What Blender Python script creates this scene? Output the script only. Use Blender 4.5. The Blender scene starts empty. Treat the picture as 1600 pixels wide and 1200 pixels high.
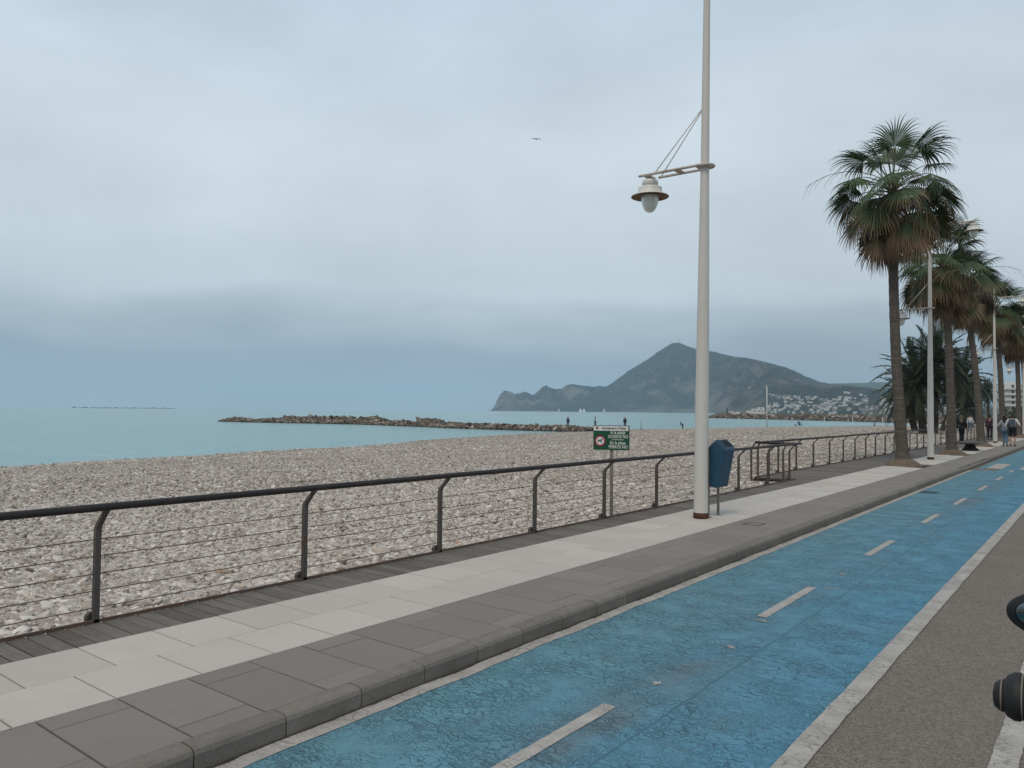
import bpy, math, random
import numpy as np
from mathutils import Vector, Matrix, noise
from mathutils.bvhtree import BVHTree
rnd = random.Random(7)
S = bpy.context.scene
COL = S.collection

# ------------------------------------------------------------------ camera
FPX = 1190.0
CAMH = 1.85
YAW, PITCH, ROLL = math.atan(930/FPX), math.atan(41.6/FPX), math.radians(0.475)
cF = Vector((-math.sin(YAW)*math.cos(PITCH), math.cos(YAW)*math.cos(PITCH), math.sin(PITCH)))
r0 = Vector((math.cos(YAW), math.sin(YAW), 0)); u0 = r0.cross(cF)
cR = r0*math.cos(ROLL) + u0*math.sin(ROLL)
cU = -r0*math.sin(ROLL) + u0*math.cos(ROLL)
cam_d = bpy.data.cameras.new('camera'); cam = bpy.data.objects.new('camera', cam_d); COL.objects.link(cam)
cam_d.sensor_width = 36; cam_d.lens = 36*FPX/1600; cam_d.clip_start = 0.05; cam_d.clip_end = 40000
cam.matrix_world = Matrix(((cR.x, cU.x, -cF.x, 0), (cR.y, cU.y, -cF.y, 0), (cR.z, cU.z, -cF.z, CAMH), (0, 0, 0, 1)))
S.camera = cam
def gp(px, py, z):
    """ground position seen at a photograph pixel, at height z (used as survey data)"""
    d = cR*((px-800)/FPX) - cU*((py-600)/FPX) + cF
    t = (z-CAMH)/d.z
    return Vector((d.x*t, d.y*t, z))
def azdir(px):
    d = cR*((px-800)/FPX) + cF; d.z = 0
    return d.normalized()

# ------------------------------------------------------------------ world and sun
SUN_EL, SUN_AZ = math.radians(55), math.radians(165)    # azimuth measured from +Y clockwise
w = bpy.data.worlds.new('World'); S.world = w; w.use_nodes = True
nt = w.node_tree; nt.nodes.clear()
def N(nt, t, **k):
    n = nt.nodes.new(t)
    for a, v in k.items(): setattr(n, a, v)
    return n
sky = N(nt, 'ShaderNodeTexSky', sky_type='NISHITA', sun_disc=False, sun_elevation=SUN_EL, sun_rotation=SUN_AZ)
bg1 = N(nt, 'ShaderNodeBackground'); bg1.inputs['Strength'].default_value = 0.1
nt.links.new(sky.outputs[0], bg1.inputs[0])
tc = N(nt, 'ShaderNodeTexCoord')
sep = N(nt, 'ShaderNodeSeparateXYZ'); nt.links.new(tc.outputs['Generated'], sep.inputs[0])
mp = N(nt, 'ShaderNodeMapping'); mp.inputs['Scale'].default_value = (1.6, 1.6, 6.5); nt.links.new(tc.outputs['Generated'], mp.inputs[0])
n1 = N(nt, 'ShaderNodeTexNoise'); n1.inputs['Scale'].default_value = 1.9; n1.inputs['Detail'].default_value = 5; n1.inputs['Roughness'].default_value = .45; n1.inputs['Distortion'].default_value = .3
nt.links.new(mp.outputs[0], n1.inputs['Vector'])
m1 = N(nt, 'ShaderNodeMath', operation='SUBTRACT'); nt.links.new(n1.outputs[0], m1.inputs[0]); m1.inputs[1].default_value = .5
m2 = N(nt, 'ShaderNodeMath', operation='MULTIPLY_ADD'); nt.links.new(m1.outputs[0], m2.inputs[0]); m2.inputs[1].default_value = .13; nt.links.new(sep.outputs['Z'], m2.inputs[2])
cr = N(nt, 'ShaderNodeValToRGB'); cr.color_ramp.interpolation = 'EASE'
stops = [(0.0, (.33, .39, .445)), (.04, (.293, .37, .44)), (.070, (.298, .375, .45)), (.105, (.41, .485, .545)), (.15, (.575, .65, .705)),
         (.31, (.61, .685, .735)), (.48, (.54, .645, .74)), (.8, (.50, .59, .68)), (1.0, (.50, .58, .66))]
el = cr.color_ramp.elements
el[0].position = stops[0][0]; el[0].color = (*stops[0][1], 1)
el[1].position = stops[-1][0]; el[1].color = (*stops[-1][1], 1)
for p, c in stops[1:-1]:
    e = el.new(p); e.color = (*c, 1)
nt.links.new(m2.outputs[0], cr.inputs[0])
# broad soft variation of the cloud sheet's brightness
mp2 = N(nt, 'ShaderNodeMapping'); mp2.inputs['Scale'].default_value = (1.5, 1.5, 3.2); mp2.inputs['Location'].default_value = (4, 1, 3); nt.links.new(tc.outputs['Generated'], mp2.inputs[0])
n2 = N(nt, 'ShaderNodeTexNoise'); n2.inputs['Scale'].default_value = 2.4; n2.inputs['Detail'].default_value = 6; n2.inputs['Roughness'].default_value = .5; nt.links.new(mp2.outputs[0], n2.inputs['Vector'])
mr = N(nt, 'ShaderNodeMapRange'); nt.links.new(n2.outputs[0], mr.inputs[0]); mr.inputs[1].default_value = .3; mr.inputs[2].default_value = .7; mr.inputs[3].default_value = .93; mr.inputs[4].default_value = 1.11
bg2 = N(nt, 'ShaderNodeBackground'); nt.links.new(cr.outputs[0], bg2.inputs[0]); nt.links.new(mr.outputs[0], bg2.inputs[1])
mx = N(nt, 'ShaderNodeMixShader'); mx.inputs[0].default_value = .93
nt.links.new(bg1.outputs[0], mx.inputs[1]); nt.links.new(bg2.outputs[0], mx.inputs[2])
wo = N(nt, 'ShaderNodeOutputWorld'); nt.links.new(mx.outputs[0], wo.inputs[0])
sd = bpy.data.lights.new('sun', 'SUN'); sd.energy = 1.45; sd.angle = math.radians(20); sd.color = (1, .85, .67)
so = bpy.data.objects.new('sun', sd); COL.objects.link(so)
sv = Vector((math.sin(SUN_AZ)*math.cos(SUN_EL), math.cos(SUN_AZ)*math.cos(SUN_EL), math.sin(SUN_EL)))
so.rotation_euler = sv.to_track_quat('Z', 'Y').to_euler(); so.location = (0, 0, 60)
S.view_settings.view_transform = 'Standard'; S.view_settings.look = 'None'; S.view_settings.exposure = 0.08; S.view_settings.gamma = 1
S.cycles.volume_bounces = 1; S.cycles.max_bounces = 8

# ------------------------------------------------------------------ helpers
def tag(o, label=None, cat=None, group=None, kind=None):
    if label: o['label'] = label
    if cat: o['category'] = cat
    if group: o['group'] = group
    if kind: o['kind'] = kind
    return o
def empty(name, loc=(0, 0, 0), rz=0):
    o = bpy.data.objects.new(name, None); COL.objects.link(o); o.location = loc; o.rotation_euler = (0, 0, rz); o.empty_display_size = .1
    return o
class MB:
    def __init__(s): s.v = []; s.f = []; s.m = []; s.sm = []; s.a = []
    def add(s, vs, fs, mi=0, smooth=False, att=0.0):
        o = len(s.v); s.v += [tuple(q) for q in vs]
        s.a += list(att) if hasattr(att, '__len__') else [att]*len(vs)
        for f in fs: s.f.append(tuple(i+o for i in f)); s.m.append(mi); s.sm.append(smooth)
    def box(s, c, d, rz=0, mi=0, bev=0, att=0.0):
        x, y, z = (q/2 for q in d); ca, sa = math.cos(rz), math.sin(rz)
        if bev:
            b = min(bev, x*.9, y*.9, z*.9)
            lv = []; 
            P = [(-x+b, -y+b), (x-b, -y+b), (x-b, y-b), (-x+b, y-b)]
            Q = [(-x, -y), (x, -y), (x, y), (-x, y)]
            for zz, R in ((-z, P), (-z+b, Q), (z-b, Q), (z, P)): lv += [(a, e, zz) for a, e in R]
            fs = [(3, 2, 1, 0), (12, 13, 14, 15)]
            for l in range(3):
                for k in range(4): fs.append((l*4+k, l*4+(k+1) % 4, l*4+4+(k+1) % 4, l*4+4+k))
        else:
            lv = [(-x, -y, -z), (x, -y, -z), (x, y, -z), (-x, y, -z), (-x, -y, z), (x, -y, z), (x, y, z), (-x, y, z)]
            fs = [(3, 2, 1, 0), (4, 5, 6, 7), (0, 1, 5, 4), (1, 2, 6, 5), (2, 3, 7, 6), (3, 0, 4, 7)]
        s.add([(c[0]+a*ca-b_*sa, c[1]+a*sa+b_*ca, c[2]+e) for a, b_, e in lv], fs, mi, False, att)
    def tube(s, pts, r, n=10, mi=0, cap=True, closed=False, smooth=True, flat=None):
        pts = [Vector(p) for p in pts]; m = len(pts); rs = r if hasattr(r, '__len__') else [r]*m
        vs = []; up = None
        for i, p in enumerate(pts):
            if closed: t = pts[(i+1) % m]-pts[i-1]
            else: t = pts[min(i+1, m-1)]-pts[max(i-1, 0)]
            t.normalize()
            if up is None:
                a = Vector((0, 0, 1)) if abs(t.z) < .9 else Vector((0, 1, 0))
                up = (a - t*a.dot(t)).normalized()
            else:
                up = (up - t*up.dot(t)).normalized()
            sd_ = t.cross(up)
            for k in range(n):
                an = 2*math.pi*k/n + (math.pi/4 if n == 4 else 0)
                fy = flat if flat else 1
                vs.append(p + (up*math.cos(an)*fy + sd_*math.sin(an))*rs[i])
        fs = []
        for i in range(m if closed else m-1):
            j = (i+1) % m
            for k in range(n): fs.append((i*n+k, i*n+(k+1) % n, j*n+(k+1) % n, j*n+k))
        if cap and not closed: fs.append(tuple(range(n-1, -1, -1))); fs.append(tuple((m-1)*n+k for k in range(n)))
        s.add(vs, fs, mi, smooth)
    def lathe(s, prof, c=(0, 0, 0), n=24, mi=0, smooth=True, cap=True):
        vs = []; m = len(prof)
        for r, z in prof:
            for k in range(n):
                a = 2*math.pi*k/n; vs.append((c[0]+r*math.cos(a), c[1]+r*math.sin(a), c[2]+z))
        fs = []
        for i in range(m-1):
            for k in range(n): fs.append((i*n+k, i*n+(k+1) % n, (i+1)*n+(k+1) % n, (i+1)*n+k))
        if cap: fs.append(tuple(range(n-1, -1, -1))); fs.append(tuple((m-1)*n+k for k in range(n)))
        s.add(vs, fs, mi, smooth)
    def prism(s, poly, axis, a0, a1, mi=0):
        """poly in the two other axes, extruded a0..a1 along axis"""
        n = len(poly); vs = []
        for a in (a0, a1):
            for p, q in poly:
                vs.append({'x': (a, p, q), 'y': (p, a, q), 'z': (p, q, a)}[axis])
        fs = [tuple(range(n-1, -1, -1)), tuple(range(n, 2*n))] + [(k, (k+1) % n, n+(k+1) % n, n+k) for k in range(n)]
        s.add(vs, fs, mi)
    def mesh(s, name, mats, attname=None):
        me = bpy.data.meshes.new(name); me.from_pydata(s.v, [], s.f); me.validate(clean_customdata=False)
        for m in (mats if isinstance(mats, (list, tuple)) else [mats]): me.materials.append(m)
        if len(me.polygons) == len(s.f):
            me.polygons.foreach_set('material_index', s.m); me.polygons.foreach_set('use_smooth', s.sm)
        if attname:
            at = me.attributes.new(attname, 'FLOAT', 'POINT'); at.data.foreach_set('value', s.a)
        me.update(); return me
    def build(s, name, mats, parent=None, att=None):
        me = s.mesh(name, mats, att); o = bpy.data.objects.new(name, me); COL.objects.link(o)
        if parent: o.parent = parent
        return o
def copy_tree(o, parent=None):
    c = o.copy(); COL.objects.link(c)
    if parent: c.parent = parent
    for ch in list(o.children): copy_tree(ch, c)
    return c

# ------------------------------------------------------------------ materials
class Mat:
    def __init__(s, name, rough=.7, spec=.4, metal=0):
        s.m = bpy.data.materials.new(name); s.m.use_nodes = True; s.nt = s.m.node_tree; s.nt.nodes.clear()
        s.b = s.n('ShaderNodeBsdfPrincipled'); s.out = s.n('ShaderNodeOutputMaterial'); s.l(s.b.outputs[0], s.out.inputs[0])
        s.b.inputs['Roughness'].default_value = rough; s.b.inputs['Specular IOR Level'].default_value = spec; s.b.inputs['Metallic'].default_value = metal
        s.tc = s.n('ShaderNodeTexCoord')
    def n(s, t, **k): return N(s.nt, t, **k)
    def l(s, a, b): s.nt.links.new(a, b)
    def co(s, scale=(1, 1, 1), which='Object', rot=(0, 0, 0), loc=(0, 0, 0)):
        m = s.n('ShaderNodeMapping'); m.inputs['Scale'].default_value = scale; m.inputs['Rotation'].default_value = rot; m.inputs['Location'].default_value = loc
        s.l(s.tc.outputs[which], m.inputs[0]); return m.outputs[0]
    def noise(s, scale, detail=4, rough=.5, vec=None, dist=0):
        n = s.n('ShaderNodeTexNoise'); n.inputs['Scale'].default_value = scale; n.inputs['Detail'].default_value = detail; n.inputs['Roughness'].default_value = rough; n.inputs['Distortion'].default_value = dist
        s.l(vec if vec is not None else s.tc.outputs['Object'], n.inputs['Vector']); return n.outputs[0]
    def voro(s, scale, feature='F1', vec=None, out='Distance', rand=1):
        n = s.n('ShaderNodeTexVoronoi', feature=feature); n.inputs['Scale'].default_value = scale; n.inputs['Randomness'].default_value = rand
        s.l(vec if vec is not None else s.tc.outputs['Object'], n.inputs['Vector']); return n.outputs[out]
    def mr(s, v, a, b, c=0, d=1):
        n = s.n('ShaderNodeMapRange'); s.l(v, n.inputs[0])
        for i, q in enumerate((a, b, c, d)): n.inputs[i+1].default_value = q
        return n.outputs[0]
    def math(s, op, a, b=None, c=None):
        n = s.n('ShaderNodeMath', operation=op)
        for i, q in enumerate((a, b, c)):
            if q is None: continue
            if isinstance(q, (int, float)): n.inputs[i].default_value = q
            else: s.l(q, n.inputs[i])
        return n.outputs[0]
    def mix(s, f, a, b, mode='MIX'):
        n = s.n('ShaderNodeMix', data_type='RGBA', blend_type=mode)
        for i, q in ((0, f), (6, a), (7, b)):
            if isinstance(q, (int, float)): n.inputs[i].default_value = q
            elif isinstance(q, tuple): n.inputs[i].default_value = (*q, 1) if len(q) == 3 else q
            else: s.l(q, n.inputs[i])
        return n.outputs[2]
    def ramp(s, v, st):
        n = s.n('ShaderNodeValToRGB'); e = n.color_ramp.elements
        e[0].position, e[0].color = st[0][0], (*st[0][1], 1); e[1].position, e[1].color = st[-1][0], (*st[-1][1], 1)
        for p, c in st[1:-1]: q = e.new(p); q.color = (*c, 1)
        s.l(v, n.inputs[0]); return n.outputs[0]
    def island(s): return s.n('ShaderNodeNewGeometry').outputs['Random Per Island']
    def attr(s, name): n = s.n('ShaderNodeAttribute', attribute_name=name); return n.outputs['Fac']
    def col(s, c):
        if isinstance(c, tuple): s.b.inputs['Base Color'].default_value = (*c, 1)
        else: s.l(c, s.b.inputs['Base Color'])
        return s
    def bump(s, h, dist=.01, st=1):
        n = s.n('ShaderNodeBump'); n.inputs['Distance'].default_value = dist; n.inputs['Strength'].default_value = st
        s.l(h, n.inputs['Height']); s.l(n.outputs[0], s.b.inputs['Normal']); return s
def simple(name, c, rough=.6, var=.25, sc=6, spec=.4, metal=0, bump=0):
    m = Mat(name, rough, spec, metal)
    v = m.noise(sc, 6, .6)
    m.col(m.mix(m.mr(v, .3, .7), tuple(q*(1-var) for q in c), tuple(min(1, q*(1+var)) for q in c)))
    if bump: m.bump(m.noise(sc*8, 3), bump)
    return m.m
def lin(r, g, b): return tuple(((q/255)/12.92 if q/255 <= .04045 else ((q/255+.055)/1.055)**2.4) for q in (r, g, b))

# blue bike lane paint over cracked asphalt
def mat_blue():
    m = Mat('blue lane paint', .75, .3)
    big = m.noise(.55, 4, .6); med = m.noise(5, 5, .65); fine = m.noise(90, 3, .6)
    sp = m.n('ShaderNodeSeparateXYZ'); m.l(m.tc.outputs['Object'], sp.inputs[0])
    lr = m.mr(sp.outputs['X'], -3.6, -1.6)
    c = m.mix(lr, (.122, .26, .305), (.075, .245, .365))
    c = m.mix(m.mr(big, .35, .65, 0, .4), c, (.125, .20, .235))
    c = m.mix(m.mr(med, .35, .7, 0, .3), c, (.10, .245, .335))
    # worn grey along the two wheel seams
    d = m.math('ABSOLUTE', m.math('ADD', sp.outputs['X'], 2.36))
    wear = m.math('MULTIPLY', m.mr(d, .0, .40, 1, 0), m.mr(m.noise(.9, 4, .6, m.co((1, .45, 1), loc=(3, 7, 0))), .5, .64))
    c = m.mix(m.math('MULTIPLY', wear, .75), c, (.13, .145, .15))
    # shallow blotches
    c = m.mix(m.math('MULTIPLY', m.mr(m.noise(2.4, 3, .5, m.co(loc=(9, 2, 0))), .6, .68), .25), c, (.12, .17, .19))
    # cracks
    wv = m.n('ShaderNodeVectorMath', operation='MULTIPLY_ADD')
    nn = m.n('ShaderNodeTexNoise'); nn.inputs['Scale'].default_value = 9; nn.inputs['Detail'].default_value = 5; m.l(m.tc.outputs['Object'], nn.inputs['Vector'])
    m.l(nn.outputs['Color'], wv.inputs[0]); wv.inputs[1].default_value = (.2, .2, 0); m.l(m.co((.62, 1.25, 0)), wv.inputs[2])
    e1 = m.voro(16, 'DISTANCE_TO_EDGE', wv.outputs[0]); e2 = m.voro(36, 'DISTANCE_TO_EDGE', wv.outputs[0])
    msk = m.mr(m.noise(3.1, 3, .6, m.co(loc=(5, 5, 0))), .36, .56)
    k1 = m.math('MULTIPLY', m.mr(e1, .012, .042, 1, 0), m.mr(m.noise(2, 2, .5), .36, .52))
    k2 = m.math('MULTIPLY', m.mr(e2, .02, .07, 1, 0), msk)
    k = m.math('MAXIMUM', m.math('MULTIPLY', k1, .85), m.math('MULTIPLY', k2, .6))
    for x0, am in ((2.15, .75), (2.57, .4), (3.05, .12)):
        nx = m.math('MULTIPLY_ADD', m.noise(3.5, 6, .7, m.co(loc=(x0, 0, 0))), .07, x0-.035)
        s1 = m.mr(m.math('ABSOLUTE', m.math('ADD', sp.outputs['X'], nx)), .003, .012, 1, 0)
        k = m.math('MAXIMUM', k, m.math('MULTIPLY', s1, am))
    c = m.mix(m.math('MULTIPLY', k, .8), c, (.022, .045, .06))
    chip = m.mr(m.voro(55, 'F1'), .05, .12, 1, 0)
    chip = m.math('MULTIPLY', chip, m.mr(m.noise(6, 3), .5, .6))
    c = m.mix(m.math('MULTIPLY', chip, .5), c, (.05, .07, .08))
    c = m.mix(m.mr(fine, .3, .75, 0, .35), c, (.05, .15, .215))
    m.col(c)
    m.bump(m.math('SUBTRACT', m.math('MULTIPLY', fine, .4), k), .006)
    return m.m
def mat_asphalt(base=(.165, .142, .122)):
    m = Mat('worn asphalt', .9, .25)
    s1 = m.voro(95, 'F1', out='Color'); g = m.n('ShaderNodeRGBToBW'); m.l(s1, g.inputs[0])
    c = m.mix(g.outputs[0], tuple(q*.45 for q in base), tuple(q*1.65 for q in base))
    c = m.mix(m.mr(m.noise(1.1, 5, .65), .35, .65, 0, .45), c, tuple(q*.8 for q in base))
    c = m.mix(m.mr(m.noise(14, 4, .6), .55, .7, 0, .35), c, tuple(q*.55 for q in base))
    m.col(c); m.bump(m.voro(95, 'F1'), .006, .8)
    return m.m
def mat_line():
    m = Mat('worn white road paint', .8, .3)
    c = m.mix(m.mr(m.noise(4, 5, .65), .35, .7), (.30, .28, .26), (.43, .41, .385))
    nn = m.n('ShaderNodeTexNoise'); nn.inputs['Scale'].default_value = 8; nn.inputs['Detail'].default_value = 4; m.l(m.tc.outputs['Object'], nn.inputs['Vector'])
    wv = m.n('ShaderNodeVectorMath', operation='MULTIPLY_ADD'); m.l(nn.outputs['Color'], wv.inputs[0]); wv.inputs[1].default_value = (.15, .15, 0); m.l(m.co((.7, 1.2, 0)), wv.inputs[2])
    k = m.math('MULTIPLY', m.mr(m.voro(12, 'DISTANCE_TO_EDGE', wv.outputs[0]), .006, .026, 1, 0), m.mr(m.noise(2.2, 2), .4, .55))
    c = m.mix(m.math('MULTIPLY', k, .55), c, (.10, .092, .085))
    c = m.mix(m.mr(m.noise(26, 5, .7), .58, .68, 0, .7), c, (.14, .125, .115))
    c = m.mix(m.mr(m.noise(110, 2, .6), .4, .8, 0, .5), c, (.2, .185, .17))
    m.col(c); m.bump(k, .004)
    return m.m
def mat_slab(name, base, sp=.25):
    m = Mat(name, .8, .3)
    i = m.island()
    c = m.mix(m.mr(i, 0, 1), tuple(q*.89 for q in base), tuple(q*1.08 for q in base))
    c = m.mix(m.mr(m.noise(2.2, 6, .65), .35, .7, 0, .5), c, tuple(q*.86 for q in base))
    c = m.mix(m.mr(m.noise(150, 2, .6), .35, .7, 0, sp), c, tuple(q*.66 for q in base))
    c = m.mix(m.mr(m.noise(9, 5, .7, m.co(loc=(3, 3, 3))), .6, .72, 0, .3), c, (base[0]*.72, base[1]*.68, base[2]*.6))
    spot = m.math('MULTIPLY', m.mr(m.voro(5, 'F1'), .03, .06, 1, 0), m.mr(m.noise(3, 2), .5, .52))
    c = m.mix(m.math('MULTIPLY', spot, .5), c, tuple(q*.45 for q in base))
    m.col(c); m.bump(m.noise(150, 2), .0015)
    return m.m
def mat_kerb():
    m = Mat('kerb concrete', .85, .25); base = (.19, .17, .148)
    c = m.mix(m.island(), tuple(q*.82 for q in base), tuple(q*1.1 for q in base))
    c = m.mix(m.mr(m.noise(7, 6, .7), .4, .65, 0, .5), c, (.12, .107, .092))
    c = m.mix(m.mr(m.noise(60, 4, .7), .45, .75, 0, .4), c, (.09, .08, .068))
    m.col(c); m.bump(m.noise(45, 5, .7), .006)
    return m.m
def mat_wood():
    m = Mat('weathered grey deck wood', .85, .2)
    c = m.mix(m.island(), (.115, .10, .088), (.19, .17, .15))
    g = m.noise(6, 6, .7, m.co((.7, 14, 14)))
    c = m.mix(m.mr(g, .35, .7, 0, .65), c, (.06, .052, .044))
    c = m.mix(m.mr(m.noise(3, 4, .6), .55, .7, 0, .4), c, (.17, .155, .14))
    m.col(c); m.bump(g, .003)
    return m.m
def mat_pebbles_sheet():
    m = Mat('pebble beach', .85, .25)
    v = m.n('ShaderNodeTexVoronoi'); v.inputs['Scale'].default_value = 9; m.l(m.co((1, 1, 0)), v.inputs['Vector'])
    g = m.n('ShaderNodeSeparateColor'); m.l(v.outputs['Color'], g.inputs[0])
    c = m.ramp(g.outputs[0], [(0, (.21, .175, .15)), (.3, (.32, .27, .235)), (.6, (.43, .375, .33)), (.85, (.53, .47, .42)), (1, (.64, .585, .53))])
    c = m.mix(m.mr(v.outputs['Distance'], .35, .75, 0, .6), c, (.12, .10, .082))
    c = m.mix(m.mr(m.noise(.14, 5, .6), .42, .62, 0, .5), c, (.33, .27, .215))
    c = m.mix(m.mr(m.noise(.09, 4, .6, m.co((.6, 2.2, 0), rot=(0, 0, 1.35))), .5, .68, 0, .35), c, (.22, .185, .155))
    # wet stones at the water's edge
    sp = m.n('ShaderNodeSeparateXYZ'); m.l(m.tc.outputs['Object'], sp.inputs[0])
    wet = m.mr(m.math('MULTIPLY_ADD', m.noise(.8, 4), .2, sp.outputs['Z']), -1.36, -1.24, 1, 0)
    c = m.mix(m.math('MULTIPLY', wet, .55), c, (.12, .10, .085))
    m.col(c)
    m.bump(m.mr(v.outputs['Distance'], 0, .7, 1, 0), .05)
    return m.m
def mat_stone():
    m = Mat('beach pebble', .7, .3)
    i = m.attr('tone')
    c = m.ramp(i, [(0, (.17, .145, .125)), (.12, (.29, .24, .205)), (.35, (.37, .33, .295)), (.6, (.455, .41, .37)), (.85, (.54, .495, .45)), (.975, (.66, .625, .58)), (1, (.38, .26, .18))])
    c = m.mix(m.mr(m.noise(25, 4, .6), .4, .7, 0, .35), c, (.27, .23, .195))
    m.col(c); return m.m
def mat_sea():
    m = Mat('sea water', .12, .5)
    sp = m.n('ShaderNodeSeparateXYZ'); m.l(m.tc.outputs['Object'], sp.inputs[0])
    ln = m.n('ShaderNodeVectorMath', operation='LENGTH'); m.l(m.tc.outputs['Object'], ln.inputs[0])
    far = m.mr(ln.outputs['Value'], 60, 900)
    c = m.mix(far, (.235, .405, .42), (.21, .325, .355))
    c = m.mix(m.mr(m.noise(.02, 4, .6, m.co((1, 2.5, 1))), .35, .65, 0, .5), c, (.205, .37, .385))
    m.col(c)
    vec = m.co((1, 1, 1), rot=(0, 0, .5))
    h = m.math('ADD', m.math('MULTIPLY', m.noise(.9, 5, .6, m.co((.5, 1.6, 1), rot=(0, 0, -.35))), 1.0), m.math('MULTIPLY', m.noise(.12, 3, .5, m.co((.7, 1.8, 1), rot=(0, 0, -.2))), 2.5))
    m.bump(h, .6, 1)
    m.b.inputs['IOR'].default_value = 1.33
    m.b.inputs['Specular IOR Level'].default_value = .35
    m.b.inputs['Roughness'].default_value = .16
    return m.m
def mat_hill(name, veg, rock, sc=1.0):
    m = Mat(name, .95, .1)
    geo = m.n('ShaderNodeNewGeometry'); sp = m.n('ShaderNodeSeparateXYZ'); m.l(geo.outputs['Normal'], sp.inputs[0])
    pz = m.n('ShaderNodeSeparateXYZ'); m.l(geo.outputs['Position'], pz.inputs[0])
    n = m.noise(.004*sc, 9, .68, m.co((1, 1, 2.0)), .6)
    n2_ = m.noise(.018*sc, 7, .75, m.co((1, 1, 1.2)))
    f = m.math('ADD', m.math('MULTIPLY_ADD', n, 1.4, -.2), m.math('MULTIPLY_ADD', n2_, .8, -.4))
    f = m.math('ADD', f, m.mr(sp.outputs['Z'], .4, .9, .22, -.12))
    f = m.math('ADD', f, m.mr(pz.outputs['Z'], 60*1.0, 330, .07, -.22))
    f = m.math('ADD', f, m.mr(pz.outputs['X'], -3150, -2500, .17, 0))
    c = m.mix(m.mr(f, .49, .80), veg, rock)
    c = m.mix(m.mr(m.noise(.05*sc, 5, .7), .35, .65, 0, .5), c, tuple(q*.5 for q in veg))
    m.col(c); return m.m

M = {}
M['blue'] = mat_blue(); M['asph'] = mat_asphalt(); M['line'] = mat_line()
M['asph_dark'] = mat_asphalt((.10, .09, .082))
M['white_slab'] = mat_slab('pale paving slab', (.465, .428, .384)); M['grey_slab'] = mat_slab('grey paving slab', (.21, .188, .167), .4)
M['joint'] = simple('dark joint', (.028, .025, .022), .95); M['kerb'] = mat_kerb(); M['wood'] = mat_wood()
M['beach'] = mat_pebbles_sheet(); M['stone'] = mat_stone(); M['sea'] = mat_sea()
M['ground'] = simple('pale dusty ground', (.22, .19, .15), .95, .2, .5)
def mat_rustmetal(name, base, rust, lo, hi, rough=.55, sc=5):
    m = Mat(name, rough, .4)
    n = m.noise(sc, 8, .75)
    m.col(m.mix(m.mr(n, lo, hi), base, rust)); m.bump(m.noise(sc*9, 4), .002)
    return m.m
M['rail'] = mat_rustmetal('brown painted rail', (.014, .010, .009), (.04, .022, .015), .5, .75, .5)
M['post'] = mat_rustmetal('rusty grey fence post', (.075, .066, .058), (.10, .05, .028), .52, .7, .7)
M['wire'] = mat_rustmetal('rusty fence wire', (.10, .07, .055), (.13, .055, .03), .45, .65, .7, 12)
def mat_mast():
    m = Mat('cream mast paint', .45, .45)
    c = m.mix(m.mr(m.noise(1.2, 5, .6, m.co((3, 3, .6))), .35, .7, 0, .6), (.56, .54, .505), (.49, .455, .41))
    r = m.math('MULTIPLY', m.mr(m.noise(9, 8, .8, m.co((1, 1, .35))), .60, .68), m.mr(m.noise(1.3, 3, .5, m.co(loc=(4, 4, 4))), .42, .6))
    c = m.mix(m.math('MULTIPLY', r, .8), c, (.22, .12, .07))
    m.col(c); m.bump(m.noise(20, 4), .002); return m.m
M['mast'] = mat_mast()
M['arm'] = mat_rustmetal('cream arm paint with rust', (.46, .42, .37), (.27, .16, .11), .50, .68, .5, 6)
M['rust'] = mat_rustmetal('rusted steel', (.04, .018, .012), (.10, .045, .025), .4, .6, .9, 14)
M['lantern'] = simple('lantern white paint', (.60, .59, .55), .4, .08, 3)
M['brim'] = mat_rustmetal('lantern brim underside', (.25, .15, .09), (.12, .065, .04), .4, .65, .7, 9)
def mat_glass():
    m = Mat('frosted lamp glass', .25, .5); m.col((.72, .76, .71)); m.b.inputs['Transmission Weight'].default_value = .25; m.b.inputs['Roughness'].default_value = .3
    return m.m
M['glass'] = mat_glass()
M['bin'] = mat_rustmetal('faded blue bin plastic', (.011, .050, .098), (.018, .066, .118), .4, .65, .42, 3)
M['dark'] = simple('black hollow', (.006, .007, .009), .8)
M['steel'] = mat_rustmetal('dull galvanised post', (.19, .165, .14), (.13, .09, .06), .5, .7, .6, 6)
M['signgreen'] = simple('green sign enamel', (.003, .062, .031), .4, .08)
M['signwhite'] = simple('white sign enamel', (.62, .62, .60), .45, .05)
M['signink'] = simple('dark sign ink', (.035, .045, .06), .5, .05)
M['signred'] = simple('red sign enamel', (.33, .012, .03), .4, .05)
M['crest'] = simple('crest ink', (.16, .05, .02), .5, .4, 60)
M['black'] = simple('black plastic', (.012, .013, .015), .35, .2, 8)
M['rubber'] = simple('black rubber', (.014, .014, .015), .65, .25, 30)
M['chrome'] = simple('worn metal', (.45, .45, .45), .25, .1, 8, metal=1)
M['mirror'] = simple('mirror glass', (.16, .18, .19), .03, .02, 8, metal=1)
M['paintbody'] = simple('dark body paint', (.02, .024, .03), .2, .1, 8)

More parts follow.
